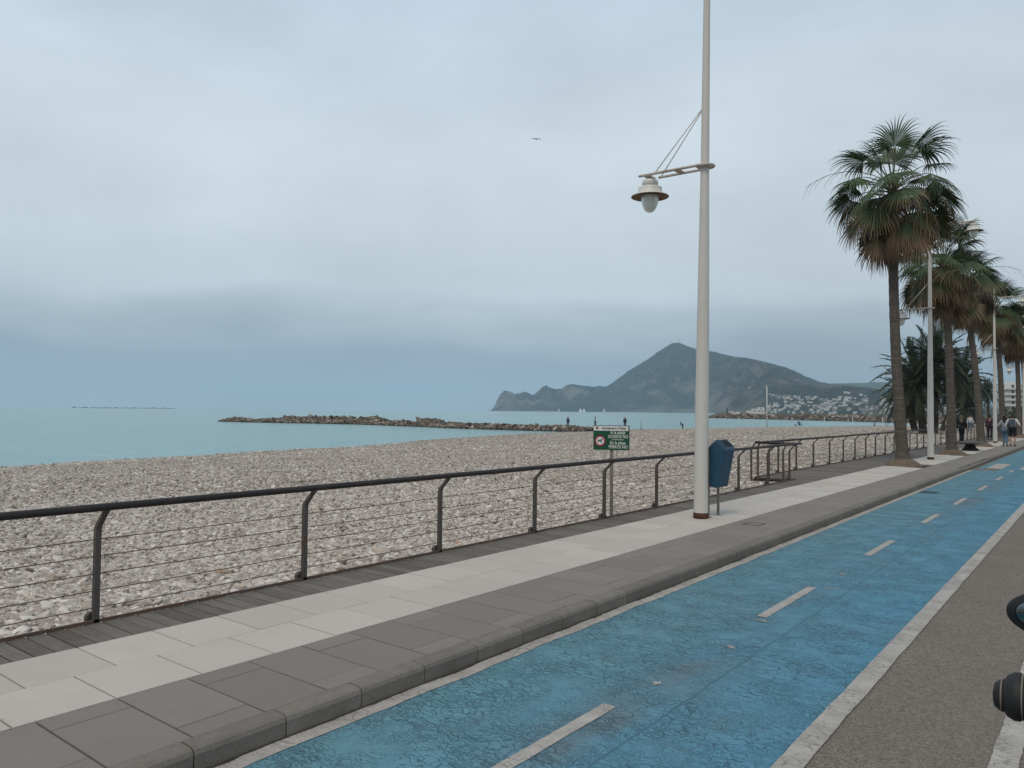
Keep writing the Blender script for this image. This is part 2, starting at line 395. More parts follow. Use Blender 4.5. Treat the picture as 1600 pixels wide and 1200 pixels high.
# ------------------------------------------------------------------ setting: road, lane, pavement
def sheet(name, x0, x1, y0, y1, z, mat, nx=1, ny=1):
    b = MB(); vs = []; fs = []
    for j in range(ny+1):
        for i in range(nx+1): vs.append((x0+(x1-x0)*i/nx, y0+(y1-y0)*j/ny, z))
    for j in range(ny):
        for i in range(nx): a = j*(nx+1)+i; fs.append((a, a+1, a+nx+2, a+nx+1))
    b.add(vs, fs); return b.build(name, mat)
Y0, Y1 = -14, 330
tag(sheet('ground', -6.30, 2500, -2500, 2500, -.03, M['ground']), kind='structure')
tag(sheet('road', -3.70, 9.0, -60, Y1, 0.0, M['asph']), kind='structure')
LX0, LX1, RX1 = -3.545, -1.41, -1.275
b = MB()
def quad(b, x0, x1, y0, y1, z): b.add([(x0, y0, z), (x1, y0, z), (x1, y1, z), (x0, y1, z)], [(0, 1, 2, 3)])
quad(b, LX0, LX1, -60, 29.6, .004); quad(b, -2.9, LX1, 29.6, 30.5, .004); quad(b, LX0, LX1, 30.5, Y1, .004)
tag(b.build('cycle_lane', M['blue']), kind='structure')
def ragged(b, x0, x1, y0, y1, z, jl=.0, jr=.0, step=.05):
    n = max(2, int((y1-y0)/step)); vs = []; fs = []
    for i in range(n+1):
        y = y0+(y1-y0)*i/n
        vs.append((x0+jl*noise.noise((y*2.3, 3, 0))+jl*.6*noise.noise((y*11, 3, 0)), y, z)); vs.append((x1+jr*noise.noise((y*2.1, 8, 0))+jr*.6*noise.noise((y*12, 9, 0)), y, z))
    for i in range(n): fs.append((2*i, 2*i+1, 2*i+3, 2*i+2))
    b.add(vs, fs)
def marking(name, label, fn, mat=None, **k):
    b = MB(); fn(b); o = b.build(name, mat or M['line']); tag(o, label, 'road marking', **k); return o
b = MB(); ragged(b, -3.65, -3.53, -12, 29.3, .008, 0, .022); b.build('lane_edge_line', M['line'])['kind'] = 'structure'
b = MB(); ragged(b, LX1, RX1, -12, 120, .008, .008, .008); b.build('lane_border_line', M['line'])['kind'] = 'structure'
b = MB()
ragged(b, -.52, -.39, -12, 60, .008, .01, .01); b.build('road_edge_line', M['line'])['kind'] = 'structure'
ends = [(-4.7, -3.2), (-.95, .5), (2.74, 4.21), (6.88, 8.38), (10.72, 12.21), (14.5, 15.95), (17.9, 19.45), (21.6, 23.2), (25.45, 26.95), (29.2, 30.3)]
for k in range(8): ends.append((36.6+3.77*k, 38.1+3.77*k))
for i, (a, c) in enumerate(ends):
    b = MB(); ragged(b, -2.535, -2.445, a, c, .008, .006, .006, .04); o = b.build('lane_dash', M['line']); o['kind'] = 'structure'
for i, (x0, x1) in enumerate([(-3.3, -2.84), (-2.36, -1.90), (-1.2, -.72), (-.2, .3), (.8, 1.3)]):
    b = MB(); ragged(b, x0, x1, 30.6 if i != 9 else 30.5, 33.9, .008 + .004, .01, .01); o = b.build('crossing_stripe', M['line']); o['kind'] = 'structure'
# little leftover paint scraps between the dashes
b = MB()
for (x, y, sx, sy) in [(-2.44, 4.75, .05, .07), (-2.36, 5.85, .06, .05), (-2.45, 6.75, .1, .03), (-2.3, 8.45, .16, .02), (-2.42, 9.3, .05, .05)]:
    n = 9; c0 = len(b.v); vs = []
    for k in range(n):
        a = 2*math.pi*k/n; r = rnd.uniform(.35, 1); vs.append((x+sx*r*math.cos(a), y+sy*r*math.sin(a), .008))
    b.add(vs, [tuple(range(n))])
b.build('paint_scraps', M['line'])['kind'] = 'structure'

b = MB(); ragged(b, -3.668, -3.642, -12, 60, .012, 0, .03, .03); b.build('gutter_dirt', simple('dark gutter grit', (.045, .038, .03), .95, .5, 30))['kind'] = 'structure'
# kerb, slabs and boards as real blocks with open joints
PZ = .13
PY0, PY1 = -8, 170
b = MB(); b.box((-5.04, (PY0+PY1)/2, .04), (2.62, PY1-PY0, .11)); o = b.build('pavement_bed', M['joint']); o['kind'] = 'structure'
b = MB(); y = PY0
prof = [(-3.785, .02), (-3.662, .0-.02), (-3.658, .095), (-3.668, .118), (-3.69, .129), (-3.785, .131)]
def kerb_block(b, y0, y1, dz=0):
    n = len(prof); vs = [(x, yy, z+(dz if z > .05 else 0)) for yy in (y0, y1) for x, z in prof]
    fs = [tuple(range(n)), tuple(range(2*n-1, n-1, -1))] + [(k, n+k, n+(k+1) % n, (k+1) % n) for k in range(n)]
    b.add(vs, fs)
k0 = math.floor((PY0-2.10)/.55)
yy = 2.10+.55*k0
while yy < 140:
    drop = -.035*max(0, min(1, (yy-27.2)/1.2))*max(0, min(1, (35.4-yy)/1.2))
    kerb_block(b, yy+.004, yy+.546, drop+rnd.uniform(-.002, .002)); yy += .55
b.build('kerb', M['kerb'])['kind'] = 'structure'
pits = [28.3, 37.6, 48.4, 58.6, 68.5, 79.5, 90]
def in_pit(x, y0, y1):
    for p in pits:
        if y1 > p-.62 and y0 < p+.62 and x < -4.7: return True
    return False
b = MB()
def slab(b, x0, x1, y0, y1, g=.0042):
    b.box(((x0+x1)/2, (y0+y1)/2, PZ-.03+rnd.uniform(-.0012, .0012)), (x1-x0-1.4*g, y1-y0-2.8*g, .06), bev=.003)
for row, (x0, x1, off) in enumerate([(-5.84, -5.232, 2.44), (-5.232, -4.648, 2.17)]):
    yy = off+.545*math.floor((PY0-off)/.545)
    while yy < 140:
        if not in_pit((x0+x1)/2, yy, yy+.545): slab(b, x0, x1, yy, yy+.545)
        yy += .545
b.build('pale_paving', M['white_slab'])['kind'] = 'structure'
b = MB(); i = 0; yy = 2.17+.436*math.floor((PY0-2.17)/.436)
while yy < 140:
    if i % 2 == 0: slab(b, -4.637, -3.968, yy, yy+.436); slab(b, -3.968, -3.79, yy, yy+.436)
    else: slab(b, -4.637, -4.445, yy, yy+.436); slab(b, -4.445, -3.79, yy, yy+.436)
    yy += .436; i += 1
b.build('grey_paving', M['grey_slab'])['kind'] = 'structure'
b = MB(); yy = 2.17+.137*math.floor((PY0-2.17)/.137); 
while yy < 120:
    x0 = -6.40 if yy < 20.0 else -7.47
    b.box(((x0-5.845)/2, yy+.0685, PZ-.021+rnd.uniform(-.0015, .0015)), (abs(x0+5.845)+rnd.uniform(-.004, .004), .1255, .036), bev=.003)
    yy += .137
b.build('boardwalk', M['wood'])['kind'] = 'structure'
b = MB(); b.box((-6.375, (PY0+20)/2, .05), (.05, 20-PY0, .12)); b.box((-7.44, 70, .03), (.05, 100, .14)); b.box((-6.7, 70, .02), (1.42, 99.9, .12))
b.build('boardwalk_joist', M['joint'])['kind'] = 'structure'

# ------------------------------------------------------------------ beach
SHORE = [(-400, -46), (0, -46), (15, -47.6), (20, -49.2), (27, -50.2), (35, -52.5), (44, -53), (51, -55.3), (60, -59.5), (69, -62), (77, -64.5), (88, -66.4), (101, -68.6),
         (133, -70.5), (151, -66.9), (165, -60), (205, -43), (260, -34), (330, -30), (420, -28), (700, -20)]
def shore(y):
    for (a, x), (c, x2) in zip(SHORE, SHORE[1:]):
        if a <= y <= c: t = (y-a)/(c-a); t = t*t*(3-2*t)*.5+t*.5; return x+(x2-x)*t
    return SHORE[-1][1]
def beach_z(x, y):
    s = shore(y)+.6*noise.noise((y*.12, 0, 0)); e = -6.3
    u = (e-x)/(e-s)
    z = .06-1.56*(.55*u+.45*u*u) if u <= 1 else -1.5-(s-x)*.09
    z += (.05*noise.noise((x*.35, y*.35, 1))+.09*noise.noise((x*.1, y*.1, 4)))*min(1, max(0, u*6))*(1 if u < .9 else max(0, (1.05-u)/.15))
    return z
xs = [-6.33, -6.6, -7, -7.5, -8.2, -9]+[-10-1.1*i for i in range(78)]
ys = [-120, -80, -50, -30, -20]+[-12+1.0*i for i in range(60)]+[48+2*i for i in range(70)]+[190+6*i for i in range(25)]+[345, 400, 500, 700]
b = MB(); vs = [(x, y, beach_z(x, y)) for y in ys for x in xs]; nx = len(xs)
fs = [(j*nx+i, j*nx+nx+i, j*nx+nx+i+1, j*nx+i+1) for j in range(len(ys)-1) for i in range(nx-1)]
b.add(vs, [f[::-1] for f in fs], smooth=True)
beach = b.build('beach', M['beach']); tag(beach, kind='structure')
for p in beach.data.polygons[:1]:
    pass
# loose pebbles: real stones, one mesh of uncountable small ones
def ico(sub):
    import bmesh
    bm = bmesh.new(); bmesh.ops.create_icosphere(bm, subdivisions=sub, radius=1)
    V = np.array([v.co[:] for v in bm.verts]); F = np.array([[v.index for v in f.verts] for f in bm.faces]); bm.free(); return V, F
def stones(name, P, R, mat, seed, sub, flat=(.5, .8), zoff=.25, tones=None, angular=.25):
    rg = np.random.default_rng(seed); V, F = ico(sub); n = len(P); nv = len(V)
    T = np.empty((n, nv, 3))
    var = [1+angular*rg.standard_normal((nv, 1)) for _ in range(24)]
    vi = rg.integers(0, 24, n)
    A = rg.uniform(0, 6.283, n); sx = R*rg.uniform(.85, 1.35, n); sy = R*rg.uniform(.6, 1, n); sz = R*rg.uniform(*flat, n)
    til = rg.normal(0, .28, (n, 2))
    for k in range(24):
        m = vi == k
        T[m] = (V*np.clip(var[k], .6, 1.45))[None]
    T[:, :, 0] *= sx[:, None]; T[:, :, 1] *= sy[:, None]; T[:, :, 2] *= sz[:, None]
    ca, sa = np.cos(A)[:, None], np.sin(A)[:, None]
    x = T[:, :, 0]*ca-T[:, :, 1]*sa; y = T[:, :, 0]*sa+T[:, :, 1]*ca; z = T[:, :, 2]+x*til[:, :1]+y*til[:, 1:]
    out = np.stack([x+P[:, None, 0], y+P[:, None, 1], z+P[:, None, 2]+(R*zoff)[:, None]], -1).reshape(-1, 3)
    FF = (F[None]+(np.arange(n)*nv)[:, None, None]).reshape(-1, 3)
    me = bpy.data.meshes.new(name); me.vertices.add(len(out)); me.vertices.foreach_set('co', out.ravel().astype(np.float32))
    me.loops.add(FF.size); me.loops.foreach_set('vertex_index', FF.ravel().astype(np.int32))
    me.polygons.add(len(FF)); me.polygons.foreach_set('loop_start', np.arange(0, FF.size, 3, dtype=np.int32)); me.polygons.foreach_set('loop_total', np.full(len(FF), 3, dtype=np.int32))
    me.polygons.foreach_set('use_smooth', np.full(len(FF), sub > 1))
    tn = rg.uniform(0, 1, n) if tones is None else tones
    at = me.attributes.new('tone', 'FLOAT', 'POINT'); at.data.foreach_set('value', np.repeat(tn, nv).astype(np.float32))
    me.materials.append(mat); me.update(calc_edges=True)
    o = bpy.data.objects.new(name, me); COL.objects.link(o); return o
rg = np.random.default_rng(3)
def scatter(n, d0, d1, power, az0=2.0, az1=76):
    az = np.radians(rg.uniform(az0, az1, n)); u = rg.uniform(0, 1, n); 
    a = 2-power
    d = (d0**a+u*(d1**a-d0**a))**(1/a)
    x = -d*np.sin(az); y = d*np.cos(az)
    ok = x < -6.47; ok &= ~((y > 19.5) & (x > -7.52))
    x, y = x[ok], y[ok]
    z = np.array([beach_z(float(p), float(q)) for p, q in zip(x, y)])
    k = z > -1.52
    return np.stack([x[k], y[k], z[k]], -1)
def pebbles(n, d0, d1, power, size, sub, lo, hi, seed, label, ang, az1=76):
    P = scatter(n, d0, d1, power, 2, az1)
    R = np.clip(rg.lognormal(math.log(size), .36, len(P)), lo, hi)
    o = stones('pebbles', P, R, M['stone'], seed, sub, flat=(.36, .62), angular=ang); tag(o, label, 'pebbles', kind='stuff')
pebbles(116000, 6.45, 10.5, .3, .0235, 2, .010, .07, 5, 'pale rounded loose pebbles of the beach just behind the nearest fence posts', .17, 112)
pebbles(150000, 10.3, 20, .7, .0245, 1, .014, .085, 6, 'loose pale shingle in the middle of the beach', .15, 102)
pebbles(150000, 19.5, 60, 1.1, .030, 1, .018, .11, 7, 'finer pale shingle spread down the beach towards the water', .14, 88)
pebbles(60000, 45, 120, 1.3, .05, 1, .03, .10, 8, 'far shingle thinning out towards the breakwater', .14)

# ------------------------------------------------------------------ sea
b = MB(); RR = 11500
pts = []
rings = [0, 40, 100, 200, 400, 900, 2000, 5000, RR]; na = 64
vs = [(0, 0, -1.5)]; fs = []
for r in rings[1:]:
    for k in range(na): a = 2*math.pi*k/na; vs.append((r*math.cos(a), r*math.sin(a), -1.5))
for k in range(na): fs.append((0, 1+k, 1+(k+1) % na))
for i in range(len(rings)-2):
    for k in range(na): fs.append((1+i*na+k, 1+(i+1)*na+k, 1+(i+1)*na+(k+1) % na, 1+i*na+(k+1) % na))
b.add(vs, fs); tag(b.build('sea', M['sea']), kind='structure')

b = MB(); vs = []; fs = []; n = 420
for i in range(n+1):
    y = -30+i*.55; x0_ = None
    lo_, hi_ = shore(y)-6, shore(y)+6
    for _ in range(18):
        md = (lo_+hi_)/2
        if beach_z(md, y) > -1.47: hi_ = md
        else: lo_ = md
    wd_ = .25+.35*abs(noise.noise((y*.5, 0, 2)))+.3*max(0, noise.noise((y*.13, 0, 5)))
    vs += [(hi_+.04, y, -1.47), (hi_-.12, y, -1.455), (hi_-.12-wd_, y, -1.49)]
for i in range(n):
    for k in range(2): fs.append((3*i+k, 3*i+3+k, 3*i+4+k, 3*i+1+k))
b.add(vs, fs, smooth=True); b.build('shore_foam', simple('foam', (.42, .46, .46), .8, .25, 3))['kind'] = 'structure'
# rock groynes
def mat_rock():
    m = Mat('breakwater boulder', .9, .2); i = m.attr('tone')
    c = m.ramp(i, [(0, (.06, .05, .04)), (.4, (.12, .095, .075)), (.8, (.2, .165, .135)), (1, (.36, .32, .28))])
    geo = m.n('ShaderNodeNewGeometry'); sp = m.n('ShaderNodeSeparateXYZ'); m.l(geo.outputs['Position'], sp.inputs[0])
    c = m.mix(m.mr(m.math('MULTIPLY_ADD', m.noise(.5, 3), .4, sp.outputs['Z']), -1.25, -.85, .75, 0), c, (.04, .034, .027))
    m.col(c); return m.m
M['rock'] = mat_rock()
def groyne(name, label, path, width, height, size, dens, seed, mat=None, flat=(.6, .95)):
    rg2 = np.random.default_rng(seed); P = []
    for (a, c) in zip(path, path[1:]):
        a = Vector(a); c = Vector(c); L = (c-a).length; n = max(1, int(L*dens)); t = (c-a).normalized(); nrm = Vector((-t.y, t.x, 0))
        for _ in range(n):
            s = rg2.uniform(0, 1); q = rg2.uniform(-1, 1); p = a.lerp(c, s)+nrm*q*width/2
            h = height*(1-abs(q)**1.6)*(.75+.5*noise.noise((p.x*.15, p.y*.15, seed)))+rg2.uniform(-.2, .15)*height
            P.append((p.x, p.y, -1.5+h))
    P = np.array(P); R = size*np.clip(rg2.lognormal(0, .35, len(P)), .5, 2)
    o = stones(name, P, R, mat or M['rock'], seed, 1, flat, 0, angular=.16); tag(o, label, 'breakwater', kind='stuff'); return o
def core(path, width, h, mat, name):
    b = MB()
    for (a, c) in zip(path, path[1:]):
        a = Vector(a); c = Vector(c); t = (c-a).normalized(); nr = Vector((-t.y, t.x, 0))
        vs = []
        for p in (a, c):
            for q, z in ((-width/2, -2.2), (-width*.22, -1.5+h), (width*.22, -1.5+h), (width/2, -2.2)): vs.append((p.x+nr.x*q, p.y+nr.y*q, z))
        b.add(vs, [(0, 1, 2, 3), (7, 6, 5, 4), (0, 4, 5, 1), (1, 5, 6, 2), (2, 6, 7, 3), (3, 7, 4, 0)])
    o = b.build(name, mat); o['kind'] = 'structure'; return o
g1 = [(-176, 108, 0), (-152, 110, 0), (-132, 115, 0), (-107, 110, 0), (-92, 106, 0), (-78, 105, 0), (-66, 105.5, 0)]
core(g1, 5.5, .55, M['rock'], 'breakwater_core')
groyne('rock_breakwater', 'long low brown boulder breakwater reaching into the sea from the pebble beach', g1, 6.0, .85, .30, 42, 11)
# the sandy spit and outer rocks behind
g2 = [tuple(gp(x, y, -1.5)) for x, y in ((445, 657), (520, 658.5), (600, 659.8))]
groyne('rock_breakwater', 'pale sunbleached boulders heaped behind the brown breakwater, far left', g2, 7, 1.3, .42, 14, 12)
g3 = [tuple(gp(x, y, -1.5)) for x, y in ((655, 660), (690, 660.5))]
groyne('rock_breakwater', 'small dark heap of rocks in the water behind the middle of the breakwater', g3, 4, .95, .38, 16, 13)
gh = [tuple(gp(x, y, -1.5)) for x, y in ((1116, 653.2), (1200, 655.2), (1300, 657.6), (1400, 660.2), (1500, 663))]
gh = [(p[0]-2, p[1]+6, 0) for p in gh]
core(gh, 13, 1.9, M['rock'], 'harbour_wall_core')
groyne('harbour_breakwater', 'dark harbour breakwater of boulders across the water below the white town', gh, 15, 2.3, .75, 14, 14)
# land behind the harbour wall, brown bank
# distant reef on the horizon
b = MB(); pa = gp(112, 637.6, -1.5); pb = gp(275, 639.7, -1.5); pa = pa.normalized()*3200; pb = pb.normalized()*3200
vs = []; fs = []; n = 80
for i in range(n+1):
    p = pa.lerp(pb, i/n); h = max(.0, 2.2+5*noise.noise((i*.35, 0, 0))+2*noise.noise((i*1.1, 3, 0))) if 0 < i < n else 0
    d = p.normalized(); q = p+d*60
    vs += [(p.x-d.x*10, p.y-d.y*10, -2), (p.x, p.y, -1.4+h), (q.x, q.y, -1.4+h*.8), (q.x+d.x*20, q.y+d.y*20, -2)]
for i in range(n):
    for k in range(3): fs.append((4*i+k, 4*i+4+k, 4*i+5+k, 4*i+1+k))
b.add(vs, fs); tag(b.build('reef', simple('far reef rock', (.06, .06, .055))), kind='structure')

# ------------------------------------------------------------------ mountain
PROF = [(752, 645.5), (758, 643.2), (769, 639.6), (773, 634.7), (778, 621.7), (782, 615), (788.7, 610), (795, 610.7), (802.6, 614.4), (811.5, 614.4), (819.6, 611.7), (826, 613.3), (832.6, 616.9), (840.7, 611.2),
        (847, 604.7), (853, 601.4), (860, 605.5), (866.7, 607.6), (878, 607), (883, 602.6), (892.7, 599.8), (902.5, 601), (915.5, 603), (930, 603.9), (938, 602.6), (946, 604), (957.7, 597.4),
        (970.7, 587.6), (983.7, 577.9), (1000, 568.5), (1015, 559), (1030, 548.5), (1045, 538.7), (1052.5, 535.9), (1060, 535.5), (1067.5, 538), (1078, 542.2), (1087, 544.8), (1105, 547.3), (1120, 550.8),
        (1135, 555), (1150, 558), (1169.5, 559.8), (1187.5, 564), (1210, 569.5), (1225, 573.5), (1240, 579), (1260, 588.7), (1280, 596.5), (1300, 600), (1330, 603), (1360, 606), (1400, 612), (1440, 619), (1480, 627), (1540, 636), (1640, 641), (1800, 646)]
PROF2 = [(1200, 640), (1240, 612), (1262, 602), (1285, 599.5), (1309, 598.5), (1338, 598.3), (1371, 596.8), (1392, 596.5), (1420, 601), (1445, 611), (1475, 622), (1510, 629), (1560, 632.5), (1640, 635), (1800, 641)]
def interp(T, x):
    for (a, y), (c, y2) in zip(T, T[1:]):
        if a <= x <= c: return y+(y2-y)*(x-a)/(c-a)
    return T[-1][1]
def horizon_y(px): return 635.432+(px-55.9)*(649.313-635.432)/(1730.19-55.9)
def terrain(name, T, dr, front, mat, px0, px1, npx, nr, back, seed, nz=1.0):
    vs = []; fs = []
    for i in range(npx+1):
        px = px0+(px1-px0)*i/npx; d = azdir(px)
        hy = horizon_y(px); th = max(-2, (hy-interp(T, px)-.9*noise.noise((px*.13, seed, 0))-.55*noise.noise((px*.45, seed, 4))))
        D = dr(px); fr = front(px)
        cosax = d.dot(Vector((cF.x, cF.y, 0)).normalized())
        H = th/FPX*D*cosax+CAMH*0
        for j in range(nr+1):
            t = j/nr
            if t <= .8:
                s = t/.8; r = fr+(D-fr)*s
                x, y = d.x*r, d.y*r
                shp = s**.85*(1-.25*s)/.75
                g = noise.fractal((x*.0022, y*.0022, seed), 1.0, 2.1, 6)
                rid = 1-abs(noise.fractal((x*.0035+5, y*.0035, seed+3), 1.0, 2.2, 6))*1.7
                wgt = math.sin(math.pi*min(1, s))**.7 if 0 < s < 1 else 0
                z = H*shp*(1+nz*wgt*(.35*g+.30*(rid-.75)))
                z = min(z, H*(r/D)*.985) if s < .97 else z
                if s > .97: z = H
                z = max(z, -3 if s == 0 else -1.2)
            else:
                s = (t-.8)/.2; r = D+back*s; x, y = d.x*r, d.y*r; z = H*(1-s**1.5)-4*s
            if j == 0: z = -3
            vs.append((x, y, z))
    for i in range(npx):
        for j in range(nr): a = i*(nr+1)+j; fs.append((a, a+nr+1, a+nr+2, a+1))
    b = MB(); b.add(vs, [f[::-1] for f in fs], smooth=False); o = b.build(name, mat); o['kind'] = 'structure'; return o, vs, fs
M['hill'] = mat_hill('scrub and limestone', (.016, .026, .019), (.185, .165, .145))
M['hill2'] = mat_hill('far scrub hill', (.045, .058, .03), (.12, .12, .09), .7)
fr1 = lambda px: interp([(700, 4650), (760, 4600), (950, 4350), (1085, 4100), (1140, 3300), (1200, 2700), (1300, 2250), (1400, 1900), (1800, 1500)], px)
dr1 = lambda px: interp([(700, 4700), (758, 4700), (800, 4950), (850, 5000), (950, 5000), (1060, 5300), (1240, 5000), (1400, 3900), (1800, 3000)], px)
mtn, mv, mf = terrain('mountain', PROF, dr1, fr1, M['hill'], 752, 1800, 700, 90, 900, 2.0, 1.5)
terrain('far_hills', PROF2, lambda p: 6600, lambda p: 5600, M['hill2'], 1202, 1800, 120, 24, 900, 9.0)
# flat land between the harbour and the hills
b = MB(); vs = []; fs = []; n = 60
for i in range(n+1):
    px = 1118+(1790-1118)*i/n; d = azdir(px); r0_ = interp([(1110, 470), (1400, 345), (1800, 330)], px); r1_ = fr1(px)+260
    for r, z in ((r0_, -2.2), (r0_+8, .3), (r0_+60, .5), (r0_+400, .1), (r1_*.7, .1), (r1_, .3)): vs.append((d.x*r, d.y*r, z))
for i in range(n):
    for j in range(5): a = i*6+j; fs.append((a, a+6, a+7, a+1))
b.add(vs, [f[::-1] for f in fs], smooth=True); b.build('coastal_land', mat_hill('coastal scrub land', (.06, .065, .035), (.2, .17, .13), 6))['kind'] = 'structure'
clv = b.v[:]; clf = b.f[:]
bv = BVHTree.FromPolygons([Vector(v) for v in mv]+[Vector(v) for v in clv], mf+[tuple(q+len(mv) for q in f) for f in clf])
def terrain_hit(px, py):
    d = (cR*((px-800)/FPX) - cU*((py-600)/FPX) + cF).normalized()
    h = bv.ray_cast(Vector((0, 0, CAMH))+d*300, d); return h[0]

# ------------------------------------------------------------------ town houses on the slope
def mat_house(name, c):
    m = Mat(name, .85, .2); m.col(m.mix(m.noise(.08, 3), tuple(q*.85 for q in c), c)); return m.m
HM = [mat_house('limewashed wall', (.60, .60, .58)), mat_house('cream wall', (.42, .38, .33)), mat_house('grey render wall', (.25, .25, .26))]
M['roof'] = mat_house('flat tiled roof', (.28, .2, .16)); M['win'] = simple('dark window', (.03, .035, .04), .3)
def house_mesh(wd, dp, ht, fl, hm):
    b = MB(); b.box((0, 0, ht/2-2), (wd, dp, ht+4))
    m = b.mesh('wall', hm); return m
def make_house(kind, wd, dp, fl, hm, pitched):
    ht = fl*3
    t = empty('village_house'); b = MB(); b.box((0, 0, ht/2-2), (wd, dp, ht+4)); b.build('wall', hm, t)
    b = MB()
    if pitched: b.prism([(-wd/2-.4, ht+.05), (wd/2+.4, ht+.05), (0, ht+wd*.22)], 'y', -dp/2-.4, dp/2+.4)
    else: b.box((0, 0, ht+.3), (wd+.4, dp+.4, .5))
    b.build('roof', M['roof'] if pitched else hm, t)
    return t
protos = [make_house('a', 11, 9, 2, HM[0], False), make_house('b', 9, 8, 2, HM[1], True), make_house('c', 14, 9, 2, HM[0], False), make_house('d', 12, 10, 3, HM[2], False), make_house('e', 10, 10, 2, HM[0], True)]
used = set(); cnt = 0; hr = random.Random(21)
lab = ['small white flat-roofed house in the hillside town across the bay', 'small cream house with a tiled gable in the hillside town', 'long low white house in the hillside town across the bay', 'taller grey flat-roofed block in the hillside town', 'small white house with a tiled gable in the hillside town']
spots = []
while len(spots) < 292:
    px = hr.uniform(1172, 1500); 
    top = interp([(1172, 646), (1195, 640), (1205, 627), (1222, 620), (1260, 620), (1300, 620), (1345, 623), (1390, 624), (1500, 640)], px)
    bot = interp([(1172, 645.5), (1200, 646), (1300, 647), (1500, 649)], px)
    u = hr.random()**1.15; py = top+(bot-top)*u
    if px < 1210 and hr.random() < .5: continue
    if noise.noise((px*.045, py*.16, 3)) < -.28: continue
    if px > 1400 and hr.random() < .35: continue
    spots.append((px, py))
for a in ((1171.5, 606), (1203, 616.5), (1208, 618), (1213, 619.5), (1321, 614), (1326, 615), (1345, 618), (1352, 619), (1378, 621)): spots.append(a)
for px, py in spots:
    h = terrain_hit(px, py)
    if h is None or h.length < 1700: continue
    k = hr.choices(range(5), (5, 2.5, 3.5, 1.6, 3))[0]
    if k not in used: o = protos[k]; used.add(k)
    else: o = copy_tree(protos[k])
    o.location = h; o.rotation_euler = (0, 0, hr.uniform(-.5, .5)+.6); q_ = hr.uniform(.5, .95); o.scale = (q_, q_, q_*1.05)
    zx = 'left end of town' if px < 1262 else ('middle of town' if px < 1330 else 'right part of town')
    zy = 'high on the slope' if py < 628 else ('halfway up the slope' if py < 638 else 'behind the harbour wall')
    base_ = ['small white flat-roofed house', 'small cream gabled house', 'long low white house', 'taller grey flat-roofed block', 'small white gabled house'][k]
    tag(o, base_+' '+zy+', '+zx, 'house', base_+'s '+zy+', '+zx)
# white harbour building on the quay and its small neighbour
def bld(name, label, cat, c, rz, parts, hm, wins):
    t = empty(name, c, rz); b = MB()
    for (x, y, z, dx, dy, dz) in parts: b.box((x, y, z), (dx, dy, dz))
    b.build('wall', hm, t)
    for (x, y, z, dx, dy, dz) in wins: b = MB(); b.box((x, y, z), (dx, dy, dz)); b.build('window', M['win'], t)
    tag(t, label, cat); return t
c = azdir(1184)*455; c.z = 1.2
vd = math.atan2(azdir(1184).x, azdir(1184).y)
bld('harbour_building', 'white stepped building at the end of the harbour breakwater', 'building', c, -vd,
    [(0, 0, 1.4, 7.0, 5, 2.9), (1.6, .2, 2.6, 3.6, 4.2, 2.4), (-4.8, 0, .9, 3, 4, 1.9)], HM[0], [(-1.8, -2.55, 1.6, .6, .1, .7), (.6, -2.55, 1.6, .6, .1, .7), (2.2, -2.55, 1.6, .6, .1, .7), (1.6, -1.95, 3.1, .7, .1, .6)])
c = azdir(1147)*470; c.z = 1.0
bld('harbour_shed', 'low white shed at the tip of the harbour breakwater', 'shed', c, -vd, [(0, 0, .6, 7, 3, 1.3), (-2, 0, 1.3, 2, 2.4, .6)], HM[0], [(-1.8, -1.55, .8, .6, .1, .5), (.6, -1.55, .8, .6, .1, .5)])
c = azdir(1136)*468; c.z = .5
b = MB(); b.tube([(0, 0, 0), (0, 0, 2.6)], [.35, .25], 10); b.lathe([(.5, 2.6), (.5, 2.75), (.3, 2.8), (.3, 3.5), (.05, 3.9)], n=10); o = b.build('harbour_beacon', M['dark']); o.location = c
tag(o, 'small dark beacon tower at the tip of the harbour breakwater', 'beacon')
# summit masts
d = azdir(1059.5)*5300; th = (horizon_y(1059.5)-535.5)/FPX*5300*azdir(1059.5).dot(Vector((cF.x, cF.y, 0)).normalized())
t = empty('summit_antenna', (d.x, d.y, th-3)); 
for x, h, r in ((-8, 22, 1.0), (2, 42, 1.3), (14, 20, 1.0)):
    b = MB(); b.tube([(x, 0, 0), (x, 0, h)], [r, r*.5], 6); b.box((x, 0, h*.8), (3.4, 2.2, 2.5)); b.build('mast', M['steel'], t)
b = MB(); b.box((0, 3, 3), (24, 9, 6)); b.build('hut', HM[1], t)
tag(t, 'cluster of radio masts standing on the mountain summit', 'antenna')

